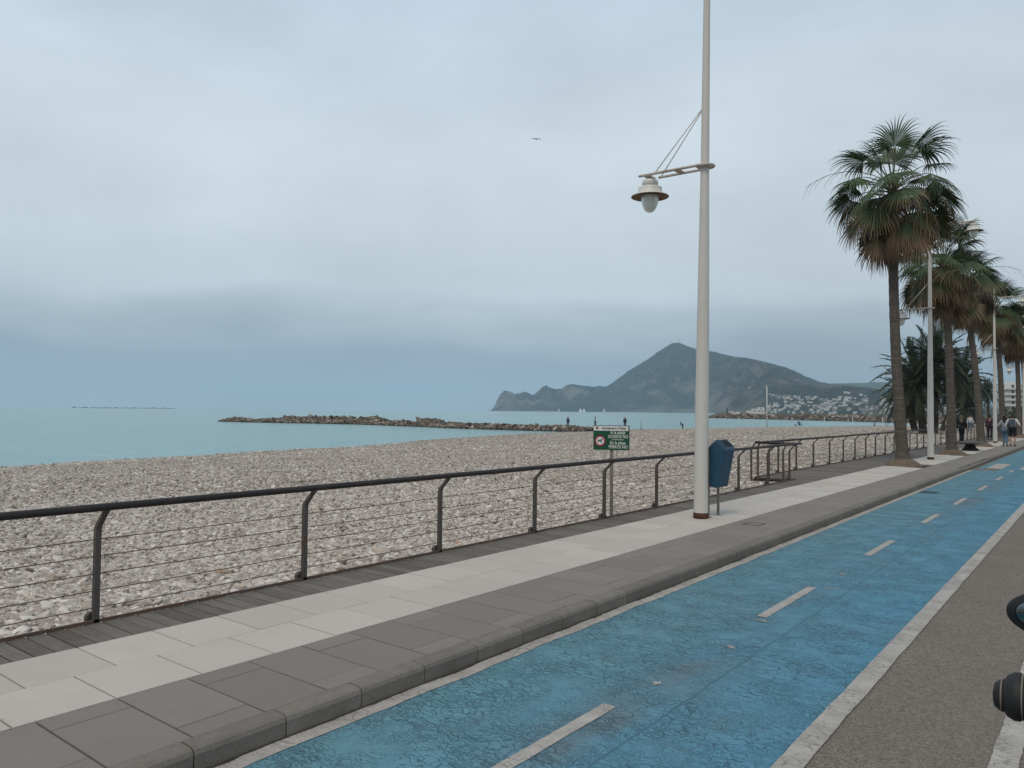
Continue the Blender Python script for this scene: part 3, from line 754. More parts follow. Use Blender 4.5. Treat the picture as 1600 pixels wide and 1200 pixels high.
# sailboats
M['sail'] = simple('white sailcloth', (.8, .8, .8), .7, .04); M['hull'] = simple('boat hull', (.55, .56, .57), .4, .1)
def sailboat(px, py, dist, h, two, label):
    d = azdir(px)*dist; t = empty('sailboat', (d.x, d.y, -1.5), hr.uniform(-.4, .4)+.6)
    b = MB(); L = h*.85
    ring = []
    prof_ = [(-.5, .10), (-.3, .16), (0, .17), (.3, .12), (.5, .01)]
    vs = []
    for u, wv_ in prof_:
        vs += [(u*L, -wv_*L, .9), (u*L*.92, -wv_*L*.5, -.3), (u*L*.92, wv_*L*.5, -.3), (u*L, wv_*L, .9)]
    fs = [(0, 1, 2, 3), (19, 18, 17, 16)]
    for i in range(4):
        for k in range(4): fs.append((i*4+k, i*4+4+k, i*4+4+(k+1) % 4, i*4+(k+1) % 4))
    b.add(vs, fs); b.box((-.1*L, 0, 1.2), (.3*L, .16*L, .6)); b.build('hull', M['hull'], t)
    b = MB(); b.tube([(.05*L, 0, .6), (.05*L, 0, h)], .12, 6); b.tube([(.05*L, 0, 1.9), (-.42*L, 0, 1.9)], .1, 6); b.build('mast', M['steel'], t)
    def sail(p, nm, bel):
        b = MB(); n = 8; vs = []; fs = []
        a, c_, e = (Vector(q) for q in p)
        for i in range(n+1):
            for j in range(n+1):
                s = i/n; q = a.lerp(c_, j/n).lerp(e, s); vs.append((q.x, q.y+bel*math.sin(math.pi*j/n)*(1-s)*math.sin(math.pi*min(1, s+.2)), q.z))
        for i in range(n):
            for j in range(n): k = i*(n+1)+j; fs.append((k, k+1, k+n+2, k+n+1))
        m_ = len(vs); b.add(vs, fs, smooth=True); vs2 = [(x, y+.06, z) for x, y, z in vs]; b.add(vs2, [f[::-1] for f in fs], smooth=True)
        b.build(nm, M['sail'], t)
    if two >= 1: sail([(.03*L, 0, 2.1), (-.42*L, 0, 2.1), (.04*L, 0, h*.98)], 'mainsail', h*.04)
    if two >= 2: sail([(.09*L, 0, 1.2), (.47*L, 0, 1.2), (.06*L, 0, h*.85)], 'foresail', h*.04)
    tag(t, label, 'sailboat', 'sailboats under the headland')
sailboat(874, 642, 3000, 16, 1, 'sailboat with a thin pale sail, leftmost under the headland')
sailboat(907, 643, 2600, 16, 2, 'white-sailed boat, left one of the close pair under the headland')
sailboat(912.5, 643, 2500, 15, 2, 'white-sailed boat, right one of the close pair under the headland')
sailboat(921.5, 643, 2500, 13, 0, 'boat with bare mast between the close pair and the last sail')
sailboat(944.5, 643, 2500, 15, 1, 'single white-sailed boat, rightmost under the mountain')

# ------------------------------------------------------------------ fences
def add_post(parent, x, y, z0=.0, lean=(0.17, 0), top=1.035, bend=.89, foot=True, t=.022):
    b = MB(); lx, ly = lean
    if abs(lx) > abs(ly): pr = (.034, .016)
    else: pr = (.016, .034)
    def ringv(cx, cy, cz, rx, ry): return [(cx-rx, cy-ry, cz), (cx+rx, cy-ry, cz), (cx+rx, cy+ry, cz), (cx-rx, cy+ry, cz)]
    # flat bar, wide towards the walkway, cranked inwards at the top
    lv = [(0, 0, z0), (0, 0, bend-.02), (lx*.1, ly*.1, bend+.012), (lx*.92, ly*.92, top)]
    W = [.022, .022, .021, .018]
    vs = []
    for (dx, dy, z), wd in zip(lv, W):
        sx, sy = (wd, .022) if abs(lx) > abs(ly) else (.022, wd)
        vs += ringv(x+dx, y+dy, z, sx, sy)
    fs = [(3, 2, 1, 0), (12, 13, 14, 15)]
    for l in range(3):
        for k in range(4): fs.append((l*4+k, l*4+(k+1) % 4, l*4+4+(k+1) % 4, l*4+4+k))
    b.add(vs, fs)
    if foot:
        b.prism([(y-.055, PZ-.10), (y+.03, PZ-.10), (y+.03, PZ+.075), (y-.03, PZ+.075), (y-.055, PZ+.05)], 'x', x-.075, x-.028)
    return b.build('post', M['post'], parent)
def fence(name, label, x, ys, ya, yb, railx, wires, posts_foot=True, nsag=.004, postlow=-.12):
    t = empty(name, (x, ya, PZ)); 
    def loc(o): o.location = (-x, -ya, -PZ); return o
    b = MB(); n = max(2, int((yb-ya)/1.0)); pts = []
    for i in range(n+1):
        y = ya+(yb-ya)*i/n; pts.append((railx+.004*noise.noise((y*.6, 0, 0)), y, 1.062+.006*noise.noise((y*.45, 7, 0))))
    b.tube(pts, .031, 14); b.tube([pts[0], (pts[0][0], pts[0][1]-.02, pts[0][2])], .033, 14); loc(b.build('rail', M['rail'], t))
    for y in ys: loc(add_post(t, x, y, postlow, foot=posts_foot, lean=(railx-x, 0)))
    for z in wires:
        b = MB(); pts = []
        for a, c_ in zip(ys, ys[1:]):
            for k in range(4): u = k/4; pts.append((x, a+(c_-a)*u, z-nsag*4*u*(1-u)+.003*noise.noise((a, z*9, u))))
        pts.append((x, ys[-1], z)); pts = [(x, ya+.02, z)]+pts if ya < ys[0]-.1 else pts; 
        if yb > ys[-1]+.1: pts.append((x, min(yb, ys[-1]+.05), z))
        b.tube(pts, .0042, 6); loc(b.build('wire', M['wire'], t))
    b = MB(); b.box((x+.012, (ya+yb)/2, PZ+.012), (.02, yb-ya, .024)); loc(b.build('bottom_strip', M['wire'], t))
    tag(t, label, 'fence'); return t
WZ = [PZ+q for q in (.115, .25, .387, .525, .66)]
f1y = [-6.9, -5.0, -3.05, -1.1, .86, 2.81, 4.82, 6.8, 8.75, 10.64, 12.45, 14.4, 16.32, 18.15, 19.72]
fence('beach_fence', 'rusty wire fence with dark round handrail nearest the camera, beside the boardwalk', -6.41, f1y, -7.2, 20.15, -6.25, WZ)
f2y = [21.9, 23.5, 25.2, 27.0, 28.7, 30.3, 31.9, 33.5, 35.2]
yq = 36.9
while yq < 92: f2y.append(yq); yq += 1.72
fence('beach_fence', 'farther wire fence beyond the gap, running behind the palm trunks', -7.43, f2y, 20.05, 92.5, -7.27, WZ)
# short return railing closing the recess
t = empty('recess_railing', (-6.9, 20, PZ))
def lo(o): o.location = (6.9, -20, -PZ); return o
b = MB(); b.tube([(-7.40, 20.0, 1.062), (-6.8, 19.9, 1.058), (-6.24, 19.84, 1.062)], .034, 12); lo(b.build('rail', M['rail'], t))
for px_, z0, ln in ((-7.5, -.05, (.1, .02)), (-7.32, -.05, (.06, -.05)), (-6.93, .1, (.10, .04)), (-6.56, .1, (.07, .08))):
    lo(add_post(t, px_, 19.98 if px_ < -7 else 19.7, z0, lean=ln, top=1.03, foot=False))
for z in WZ: b = MB(); b.tube([(-7.5, 19.98, z), (-7.32, 19.98, z), (-6.93, 19.7, z), (-6.56, 19.7, z), (-6.42, 19.7, z)], .0045, 6); lo(b.build('wire', M['wire'], t))
tag(t, 'short railing turning the corner between the two fences', 'railing')
t = empty('timber_step', (-6.95, 19.6, -.1)); b = MB(); b.box((0, .15, .02), (1.04, .5, .12), bev=.01); b.box((0, -.2, -.1), (1.04, .5, .12), bev=.01); b.box((-.5, -.02, -.02), (.06, .9, .3), bev=.008)
b.build('tread', M['wood'], t); tag(t, 'dark timber step in the recess under the corner railing', 'step')

# ------------------------------------------------------------------ lamp posts
def lantern(parent, x, y, z):
    b = MB(); b.lathe([(.02, .02), (.045, .02), (.045, -.03), (.125, -.035), (.135, -.06), (.135, -.115), (.118, -.125), (.118, -.16), (.20, -.165), (.205, -.19), (.205, -.265), (.30, -.30), (.322, -.315), (.322, -.322)], (x, y, z), 28, cap=False)
    b.build('lantern_head', M['lantern'], parent)
    b = MB(); b.lathe([(.318, -.324), (.24, -.312), (.17, -.285), (.13, -.30)], (x, y, z), 28, cap=False); b.build('lantern_brim', M['brim'], parent)
    b = MB(); pr = [(.148, -.30)]
    for k in range(11):
        a = k/10*math.pi/2; pr.append((.15*math.cos(a)**.8 if k < 10 else .002, -.32-.27*math.sin(a)**1.15))
    b.lathe(pr, (x, y, z), 24); b.build('globe', M['glass'], parent)
def lamp_post(x, y, label, tilt=(0, 0)):
    t = empty('street_lamp', (x, y, PZ)); t.rotation_euler = (tilt[0], tilt[1], 0)
    b = MB(); 
    b.lathe([(.115, 0.09), (.112, .5), (.108, 2.0), (.09, 4.0), (.072, 5.5), (.066, 6.5), (.055, 8.5), (.048, 10.0), (.04, 10.05), (.002, 10.07)], n=24, cap=False); b.build('mast', M['mast'], t)
    b = MB(); b.lathe([(.105, 0), (.12, .0), (.122, .05), (.119, .085), (.113, .10)], n=24, cap=False); b.build('rusty_collar', M['rust'], t)
    def arm(sgn, za, L, tag_):
        b = MB(); pts = [(sgn*-L, -.125, za)]
        for q in range(1, 8): pts.append((sgn*(-L+(L)*q/8), -.125, za))
        for k in range(9): a = -math.pi/2+math.pi*k/8; pts.append((sgn*(.02+.125*math.cos(a)), .125*math.sin(a), za))
        for q in range(1, 8): pts.append((sgn*(-(L-.12)*q/8), .125, za))
        b.tube(pts, .0235, 10); b.box((sgn*-.40*L, 0, za), (.11, .24, .012)); b.box((sgn*(-L+.15), 0, za-.015), (.1, .24, .03)); b.box((sgn*-.02, 0, za), (.2, .2, .05), bev=.01)
        b.build('arm', M['arm'], t)
        for s in (-1, 1):
            b = MB(); b.tube([(sgn*-.06, s*.015, za+.93*L/1.12), (sgn*-.74*L, s*.118, za+.01)], .0085, 6); b.build('tie_rod', M['arm'], t)
        lantern(t, sgn*(-L+.15), 0, za-.03)
    arm(1, 5.76, 1.15, '')
    arm(-1, 8.88, 1.6, '')
    tag(t, label, 'street lamp', 'street lamps along the promenade')
    return t
L0 = lamp_post(-5.23, 11.70, 'tall cream street lamp nearest the camera, blue bin at its foot', (0, math.radians(.75)))
lamps = [(-5.30, 32.6, 'second street lamp, standing just right of the nearest fan palm'), (-5.42, 54.9, 'third street lamp, standing at the left of the strolling couple'), (-5.5, 76.5, 'fourth street lamp, standing to the right of the man with the backpack'),
         (-5.5, 98, 'thin distant street lamp, farthest along the promenade')]
for x, y, l in lamps:
    o = copy_tree(L0); o.location = (x, y, PZ); o.rotation_euler = (0, math.radians(.3), 0); o['label'] = l

# ------------------------------------------------------------------ litter bin
t = empty('litter_bin', (-5.16, 12.05, PZ))
sidep = [(.02, .50), (.02, 1.17), (.05, 1.20), (.13, 1.275), (.275, 1.14), (.28, 1.10), (.16, .49)]
b = MB(); b.prism(sidep, 'y', -.21, .21); body = b.build('body', M['bin'], t)
bv_ = body.modifiers.new('bevel', 'BEVEL'); bv_.width = .012; bv_.segments = 2
# front ridge panel and opening
b = MB()
import mathutils
nrm = Vector((.135, 0, .145)).normalized(); p0 = Vector((.150, 0, 1.2564)); p1 = Vector((.262, 0, 1.1521))
v4 = [(p0.x, -.15, p0.z), (p1.x, -.15, p1.z), (p1.x, .15, p1.z), (p0.x, .15, p0.z)]
vs = [tuple(Vector(q)+nrm*.0035) for q in v4]+[tuple(Vector(q)-nrm*.05) for q in v4]
b.add(vs, [(0, 1, 2, 3), (7, 6, 5, 4), (0, 4, 5, 1), (1, 5, 6, 2), (2, 6, 7, 3), (3, 7, 4, 0)]); b.build('opening', M['dark'], t)
for q in ((-.186, -.152), (.152, .186)):
    b = MB()
    v4 = [(p0.x-.01, q[0], p0.z+.008), (p1.x+.008, q[0], p1.z-.005), (p1.x+.008, q[1], p1.z-.005), (p0.x-.01, q[1], p0.z+.008)]
    vs = [tuple(Vector(r)+nrm*.014) for r in v4]+[tuple(Vector(r)-nrm*.01) for r in v4]
    b.add(vs, [(0, 1, 2, 3), (7, 6, 5, 4), (0, 4, 5, 1), (1, 5, 6, 2), (2, 6, 7, 3), (3, 7, 4, 0)])
    b.build('opening_rim', M['bin'], t)
for s in (-1, 1):
    b = MB(); b.box((-.005, s*.2, .58), (.028, .05, 1.16), bev=.004); b.box((-.005, s*.2, .004), (.09, .09, .008)); b.build('leg', M['steel'], t)
b = MB(); b.box((-.005, 0, 1.1), (.02, .36, .04)); b.box((-.005, 0, .62), (.02, .36, .04)); b.build('bracket', M['steel'], t)
tag(t, 'dark blue plastic litter bin on two thin legs beside the street lamp', 'litter bin')

# ------------------------------------------------------------------ sign
def text_mesh(body, size, extr=.0012):
    cu = bpy.data.curves.new('txt', 'FONT'); cu.body = body; cu.size = size; cu.align_x = 'CENTER'; cu.align_y = 'CENTER'; cu.extrude = extr; cu.offset = size*.012
    o = bpy.data.objects.new('txt', cu); COL.objects.link(o)
    dg = bpy.context.evaluated_depsgraph_get(); me = bpy.data.meshes.new_from_object(o.evaluated_get(dg)); bpy.data.objects.remove(o); return me
def place_text(body, size, x, z, mat, parent, sx=1, y=-.017, name='lettering'):
    me = text_mesh(body, size); me.materials.clear(); me.materials.append(mat)
    o = bpy.data.objects.new(name, me); COL.objects.link(o); o.parent = parent; o.location = (x, y, z); o.rotation_euler = (math.pi/2, 0, 0); o.scale = (sx, 1, 1); return o
sg = empty('beach_sign', (-6.50, 11.02, 0.02), math.radians(22))
b = MB(); b.box((0, 0, .62), (.05, .05, 1.30), bev=.006); b.build('pole', M['steel'], sg)
W_, H_ = .60, .405; cz = 1.19+.205
b = MB(); b.box((0, -.04, cz), (W_, .014, H_), bev=.004); pn = b.build('panel', M['signgreen'], sg)
b = MB(); hz = .085; b.box((-.006, -.051, cz+H_/2-hz/2-.006), (W_-.022, .004, hz-.006)); b.build('header', M['signwhite'], pn)
b = MB(); b.box((W_/2-.004, -.051, cz), (.006, .006, H_)); b.box((0, -.051, cz+H_/2-.002), (W_, .006, .005)); b.build('rim', M['signink'], pn)
place_text("Ajuntament d'Altea", .062, .045, cz+H_/2-.046, M['signink'], pn, .82, -.0545)
place_text("A la platja", .075, .11, cz+.085, M['signwhite'], pn, .82, -.0485)
place_text("GOSSOS NO", .072, .115, cz+.018, M['signwhite'], pn, .82, -.0485)
place_text("En la playa", .075, .11, cz-.085, M['signwhite'], pn, .82, -.0485)
place_text("PERROS NO", .072, .115, cz-.152, M['signwhite'], pn, .82, -.0485)
b = MB(); b.box((.11, -.0485, cz-.032), (.19, .003, .008)); b.build('divider', M['signwhite'], pn)
def disc(r0_, r1_, y, n=36, cx=-.185, czz=cz-.055, th=.003):
    b = MB(); vs = []; 
    for yy_ in (y, y+th):
        for k in range(n): a = 2*math.pi*k/n; vs.append((cx+r1_*math.cos(a), yy_, czz+r1_*math.sin(a)))
    if r0_ == 0:
        b.add(vs, [tuple(range(n)), tuple(range(2*n-1, n-1, -1))]+[(k, n+k, n+(k+1) % n, (k+1) % n) for k in range(n)])
    return b
disc(0, .088, -.0505).build('prohibition_ring', M['signred'], pn)
disc(0, .066, -.0530).build('prohibition_disc', M['signwhite'], pn)
dog = [(-.040, -.030), (-.030, -.030), (-.027, -.008), (.012, -.008), (.014, -.030), (.024, -.030), (.026, .002), (.032, .018), (.046, .022), (.046, .032), (.034, .040), (.030, .048), (.024, .040), (.016, .022), (.010, .014), (-.026, .014), (-.036, .034), (-.042, .034), (-.036, .008)]
b = MB(); b.prism([(x-.185, z+cz-.055) for x, z in dog], 'y', -.0555, -.052); b.build('dog_pictogram', M['signink'], pn)
b = MB(); b.prism([(x-.235, z+cz+H_/2-.046) for x, z in ((-.017, .024), (.017, .024), (.017, -.006), (0, -.026), (-.017, -.006))], 'y', -.056, -.0525); b.build('crest', M['crest'], pn)
tag(sg, "green and white no dogs beach sign on a grey pole behind the fence", 'sign')

# ------------------------------------------------------------------ palms
def mat_leaf():
    m = Mat('fan palm leaf', .55, .35); a = m.attr('dry'); i = m.island()
    g = m.mix(i, (.025, .048, .017), (.060, .095, .034)); dcol = m.mix(i, (.075, .045, .027), (.20, .122, .066))
    f = m.mr(m.math('MULTIPLY_ADD', m.noise(2.2, 3), .35, a), .35, .85)
    c = m.mix(f, g, dcol); m.col(c)
    m.b.inputs['Subsurface Weight'].default_value = 0
    return m.m
M['leaf'] = mat_leaf()
def mat_trunk(name, c1, c2, sc=14):
    m = Mat(name, .95, .15)
    r = m.noise(sc, 3, .5, m.co((.12, .12, 1))); n = m.noise(7, 6, .7, m.co((3, 3, .8)))
    c = m.mix(m.mr(r, .35, .65), c1, c2); c = m.mix(m.mr(n, .35, .7, 0, .6), c, tuple(q*.55 for q in c1)); m.col(c)
    m.bump(m.math('ADD', r, m.math('MULTIPLY', n, .9)), .045); return m.m
M['trunk'] = mat_trunk('palm trunk', (.105, .090, .076), (.145, .124, .105))
M['trunk2'] = mat_trunk('date palm trunk', (.06, .045, .034), (.13, .10, .075), 9)
M['soil'] = simple('terracotta soil mound', (.15, .11, .08), .95, .35, 9, bump=.02)
def fan_frond(b, base, az, elv, plen, R, dry, rg, nseg=34, droop=1.0, hang=0.0, spr=None):
    d = Vector((math.cos(az)*math.cos(elv), math.sin(az)*math.cos(elv), math.sin(elv)))
    pts = []; n = 6; p = Vector(base); dd = d.copy()
    sag = (.08+.10*max(0, math.cos(elv)))*droop
    for i in range(n+1):
        pts.append(p.copy()); p = p+dd*(plen/n); dd = (dd+Vector((0, 0, -sag))).normalized()
    o = len(b.v); b.tube(pts, [.022-.010*i/n for i in range(n+1)], 4, 0, False, smooth=True)
    for q in range(o, len(b.v)): b.a[q] = .30+dry*.5
    tip = pts[-1]; ax = (dd+Vector((0, 0, -hang))).normalized(); side = ax.cross(Vector((0, 0, 1)))
    if side.length < .1: side = Vector((math.sin(az), -math.cos(az), 0))
    side.normalize(); nor = side.cross(ax).normalized()
    tw = rg.uniform(-.7, .7); s2 = side*math.cos(tw)+nor*math.sin(tw); n2 = nor*math.cos(tw)-side*math.sin(tw)
    spread = math.radians(spr or rg.uniform(88, 118)); g = Vector((0, 0, -1))
    cup = rg.uniform(.15, .5) if not spr else rg.uniform(.3, .8); green_core = dry
    dkf = rg.uniform(.85, 1.35)*droop
    for k in range(nseg):
        u = (k+.5)/nseg*2-1; an = u*spread
        dirv = (ax*math.cos(an)+s2*math.sin(an)-n2*cup*(abs(u)**1.3)).normalized()
        L = R*(1-.22*abs(u)**2)*rg.uniform(.86, 1.12)
        wmax = R*.5*spread*2/nseg*.86
        perp = (-ax*math.sin(an)+s2*math.cos(an)).normalized()
        q = tip.copy(); dv = dirv.copy(); vs = []; at = []
        st = 8; dk = dkf*rg.uniform(.75, 1.25)
        for i in range(st+1):
            tt = i/st
            wd = wmax*(tt/.5 if tt < .5 else max(0.12, (1-tt)/.5)**.8)*.5
            rid = n2*(.3*wd)*(1 if k % 2 else -1)
            vs.append(q-perp*wd+rid); vs.append(q+perp*wd-rid)
            dd_ = min(1, max(0, dry+(tt-.42)*(.9 if dry > .12 else .45)))
            at += [dd_, dd_]
            q = q+dv*(L/st); dv = (dv+g*(.62*dk*(max(0, tt-.18)**1.05))).normalized()
        b.add(vs, [(2*i, 2*i+1, 2*i+3, 2*i+2) for i in range(st)], 0, False, at)
def fan_palm_mesh(seed, R=1.0, nlive=34, nmid=12, ndry=23):
    rg_ = random.Random(seed); cr_ = MB(); sk = MB()
    for i in range(nlive):
        u = i/nlive; elv = math.radians(84-84*u**.85+rg_.uniform(-9, 9)); az = i*2.39996+rg_.uniform(-.35, .35)
        fan_frond(cr_, (0.05*math.cos(az), .05*math.sin(az), .15-.25*u), az, elv, R*(.95+.35*math.sin(u*3.1)+rg_.uniform(-.2, .3)), R*rg_.uniform(.86, 1.12), max(0, (u-.55)*.7)+rg_.uniform(-.03, .08), rg_, droop=1.1)
    for i in range(nmid):
        u = i/nmid; elv = math.radians(18-42*u+rg_.uniform(-10, 10)); az = i*2.39996+rg_.uniform(-.3, .3)+.7
        fan_frond(cr_, (0.08*math.cos(az), .08*math.sin(az), -.1-.15*u), az, elv, R*rg_.uniform(1.0, 1.5), R*rg_.uniform(.9, 1.15), .12+.25*u+rg_.uniform(-.08, .15), rg_, droop=1.35, hang=.2)
    for i in range(ndry):
        u = i/ndry; elv = math.radians(-2-58*u+rg_.uniform(-12, 12)); az = i*2.39996+rg_.uniform(-.7, .7)+1
        fan_frond(sk, (0.1*math.cos(az), .1*math.sin(az), -.15-.45*u), az, elv, R*(1.45-.5*u)*rg_.uniform(.55, 1.3), R*rg_.uniform(.7, 1.2), .40+.4*u+rg_.uniform(-.25, .15), rg_, 24, 1.5, 1.0, rg_.uniform(50, 85))
    for i in range(6):
        az = rg_.uniform(0, 6.28); p = Vector((0, 0, .2)); d = Vector((math.cos(az)*.75, math.sin(az)*.75, .7)).normalized(); pts = []
        for k in range(12): pts.append(p.copy()); p = p+d*.25*R; d = (d+Vector((0, 0, -.14))).normalized()
        o = len(sk.v); sk.tube(pts, [.016-.001*k for k in range(12)], 4, 0, False)
        for j in range(3, 11):
            q = pts[j].copy(); e = (Vector((rg_.uniform(-.5, .5), rg_.uniform(-.5, .5), -.3))+(pts[j]-pts[j-1]).normalized()).normalized(); pp = []
            for k in range(6): pp.append(q.copy()); q = q+e*.12; e = (e+Vector((0, 0, -.3))).normalized()
            sk.tube(pp, [.008, .007, .006, .005, .004, .003], 3, 0, False)
        for q in range(o, len(sk.v)): sk.a[q] = .5
    return cr_, sk
variants = []
for sd_ in (3, 8, 15):
    a, c = fan_palm_mesh(sd_); variants.append((a.mesh('crown', M['leaf'], 'dry'), c.mesh('dry_skirt', M['leaf'], 'dry')))
def trunk_mesh(h, lean, curve, r0_, r1_, seed, mat, flare=1.9):
    b = MB(); n = 46; rings_ = []; k = 18
    for i in range(n+1):
        t_ = i/n; z = h*t_
        x = lean[0]*t_+curve[0]*math.sin(math.pi*t_); y = lean[1]*t_+curve[1]*math.sin(math.pi*t_)
        r = r0_+(r1_-r0_)*min(1, t_*1.1); r *= 1+(flare-1)*math.exp(-z/.28)+.12*math.exp(-((z-1.2)/.9)**2)
        r *= 1+.035*noise.noise((0, seed, z*5))+.02*(1 if i % 2 else -1)
        rings_.append([(x+r*math.cos(2*math.pi*q/k)*(1+.05*noise.noise((q, z*3, seed))), y+r*math.sin(2*math.pi*q/k)*(1+.05*noise.noise((q, z*3, seed+5))), z) for q in range(k)])
    vs = [v for r in rings_ for v in r]; fs = [(i*k+q, i*k+(q+1) % k, (i+1)*k+(q+1) % k, (i+1)*k+q) for i in range(n) for q in range(k)]
    fs.append(tuple((n)*k+q for q in range(k))); b.add(vs, fs, smooth=True); return b.mesh('trunk', mat)
def fan_palm(x, y, h, lean, curve, var, s, rz, label, r=.145, mound=True, r0=None):
    t = empty('fan_palm', (x, y, PZ-.03)); me = trunk_mesh(h, lean, curve, r0 or r*1.2, r, x+y, M['trunk'])
    o = bpy.data.objects.new('trunk', me); COL.objects.link(o); o.parent = t
    for nm, m in (('crown', variants[var][0]), ('dry_skirt', variants[var][1])):
        o = bpy.data.objects.new(nm, m); COL.objects.link(o); o.parent = t; o.location = (lean[0], lean[1], h-.05); o.rotation_euler = (0, 0, rz); o.scale = (s, s, s)
    b = MB(); rs = random.Random(int(x*100+y))
    for i in range(46):
        u_ = i/46; az = i*2.39996; zz = h-.1-.85*u_; q_ = r*(1.0+.1*u_); cx_ = lean[0]*zz/h+curve[0]*math.sin(math.pi*zz/h); cy_ = lean[1]*zz/h+curve[1]*math.sin(math.pi*zz/h)
        dx_, dy_ = math.cos(az), math.sin(az); L_ = rs.uniform(.10, .22)*(1-.5*u_)
        b.tube([(cx_+dx_*q_*.8, cy_+dy_*q_*.8, zz-.08), (cx_+dx_*(q_+.05), cy_+dy_*(q_+.05), zz), (cx_+dx_*(q_+.07+L_*.5), cy_+dy_*(q_+.07+L_*.5), zz+L_)], [.035, .03, .014], 4, smooth=False)
    b.build('leaf_bases', M['trunk'], t)
    if mound:
        b = MB(); n = 26; vs = [(0, 0, .24)]; fs = []
        for j, (rr, z) in enumerate(((.25, .23), (.4, .16), (.52, .08), (.6, -.02))):
            for k in range(n):
                a = 2*math.pi*k/n; q = rr*(1+.12*noise.noise((math.cos(a)*2, math.sin(a)*2, x+y+j)))
                vs.append((q*math.cos(a), q*math.sin(a), z+.03*noise.noise((math.cos(a)*3, math.sin(a)*3+j, y)) if z > 0 else z))
        for k in range(n): fs.append((0, 1+k, 1+(k+1) % n))
        for j in range(3):
            for k in range(n): fs.append((1+j*n+k, 1+(j+1)*n+k, 1+(j+1)*n+(k+1) % n, 1+j*n+(k+1) % n))
        b.add(vs, fs, smooth=True); b.build('root_mound', M['soil'], t)
    tag(t, label, 'palm tree', 'fan palms along the promenade'); return t
fan_palm(-5.42, 28.3, 9.35, (-.24, 0), (-.10, 0), 0, 1.13, .4, 'tallest nearest fan palm with green crown and brown hanging skirt')
fan_palm(-5.30, 37.6, 8.3, (-.25, .1), (.06, 0), 2, 1.05, 2.0, 'second fan palm, its crown partly hidden by the nearest palm')
fan_palm(-5.42, 48.4, 8.9, (-.75, 0), (.12, 0), 0, 1.10, 3.3, 'third fan palm leaning left above the bench')
fan_palm(-5.38, 58.6, 8.6, (-.35, .2), (.1, 0), 1, 1.08, 5.0, 'fourth fan palm, rising behind the third street lamp')
fan_palm(-5.30, 68.5, 8.2, (-.1, .2), (.1, 0), 2, 1.1, 1.2, 'fifth fan palm, directly above the strolling couple')
fan_palm(-5.30, 79.5, 9.3, (-.5, .2), (-.1, 0), 1, 1.1, 4.0, 'sixth fan palm, thin slanting trunk at the right edge')
fan_palm(-5.2, 91, 10.3, (.15, .2), (.1, 0), 0, 1.15, 2.4, 'farthest fan palm with its crown highest at the right edge')

# feathery date palms on the beach side
def mat_dleaf():
    m = Mat('date palm leaf', .55, .35); i = m.island(); a = m.attr('dry')
    m.col(m.mix(m.mr(a, .2, .9), m.mix(i, (.02, .034, .018), (.05, .066, .035)), (.11, .075, .042))); return m.m
M['dleaf'] = mat_dleaf()
def date_crown(seed, nf=62, L=4.2):
    rg_ = random.Random(seed); b = MB()
    for i in range(nf):
        u = i/nf; elv = math.radians(84-118*u+rg_.uniform(-6, 6)); az = i*2.39996+rg_.uniform(-.2, .2)
        d = Vector((math.cos(az)*math.cos(elv), math.sin(az)*math.cos(elv), math.sin(elv))); p = Vector((.15*math.cos(az), .15*math.sin(az), .3-.5*u))
        LL = L*rg_.uniform(.88, 1.08)*(1-.15*u); n = 22; pts = []; ds = []
        for k in range(n+1): pts.append(p.copy()); ds.append(d.copy()); p = p+d*(LL/n); d = (d+Vector((0, 0, -(.035+.05*math.cos(elv))))).normalized()
        dry = max(0, (u-.72)*2.5)
        o = len(b.v); b.tube(pts[::3], [.035, .03, .026, .022, .018, .014, .01, .006][:len(pts[::3])], 3, 0, False)
        for q in range(o, len(b.v)): b.a[q] = .3+dry*.5
        for k in range(3, n+1):
            for h in (0, .5):
                for s in (-1, 1):
                    dk = ds[k]; sd__ = dk.cross(Vector((0, 0, 1)))
                    if sd__.length < .05: continue
                    sd__.normalize(); up = sd__.cross(dk)
                    ll = .62*math.sin(math.pi*min(1, .12+k/n*.83))**.7*rg_.uniform(.85, 1.1)
                    e = (dk*.62+sd__*s*.75+up*rg_.uniform(-.1, .3)).normalized()
                    q0 = pts[k]-(pts[k]-pts[k-1])*h; q1 = q0+e*ll*.55; e2 = (e+Vector((0, 0, -.3))).normalized(); q2 = q1+e2*ll*.45
                    wv_ = up*.02+dk*.034
                    b.add([q0-wv_, q0+wv_, q1+wv_*1.1, q1-wv_*1.1, q2], [(0, 1, 2, 3), (3, 2, 4)], 0, False, dry)
    return b.mesh('crown', M['dleaf'], 'dry')
dcr = [date_crown(4), date_crown(9, 56, 3.9)]
def date_palm(px, py, zb, h, lean, var, s, rz, label, r=.3):
    p = gp(px, py, zb); t = empty('date_palm', (p.x, p.y, zb-.1))
    me = trunk_mesh(h, lean, (0, 0), r*1.1, r, px, M['trunk2'], 1.25); o = bpy.data.objects.new('trunk', me); COL.objects.link(o); o.parent = t
    o = bpy.data.objects.new('crown', dcr[var]); COL.objects.link(o); o.parent = t; o.location = (lean[0], lean[1], h-.15); o.rotation_euler = (0, 0, rz); o.scale = (s, s, s)
    tag(t, label, 'palm tree', 'date palms on the beach'); return t
date_palm(1443, 680, -.2, 5.3, (-.5, .2), 0, 1.12, .3, 'bushy date palm in the left of the beach clump, fronds reaching over the sea')
date_palm(1459, 680, -.2, 7.0, (.3, .1), 1, 1.08, 2.1, 'tallest date palm of the beach clump, crown arching behind the second lamp')
date_palm(1431, 677, -.3, 4.2, (-1.0, .4), 1, 1.0, 4.0, 'low date palm with leaning trunk at the left of the beach clump')
date_palm(1470, 677, -.3, 6.0, (2.0, .4), 0, 1.0, 1.0, 'date palm leaning right with curved trunk at the clump right side', .24)
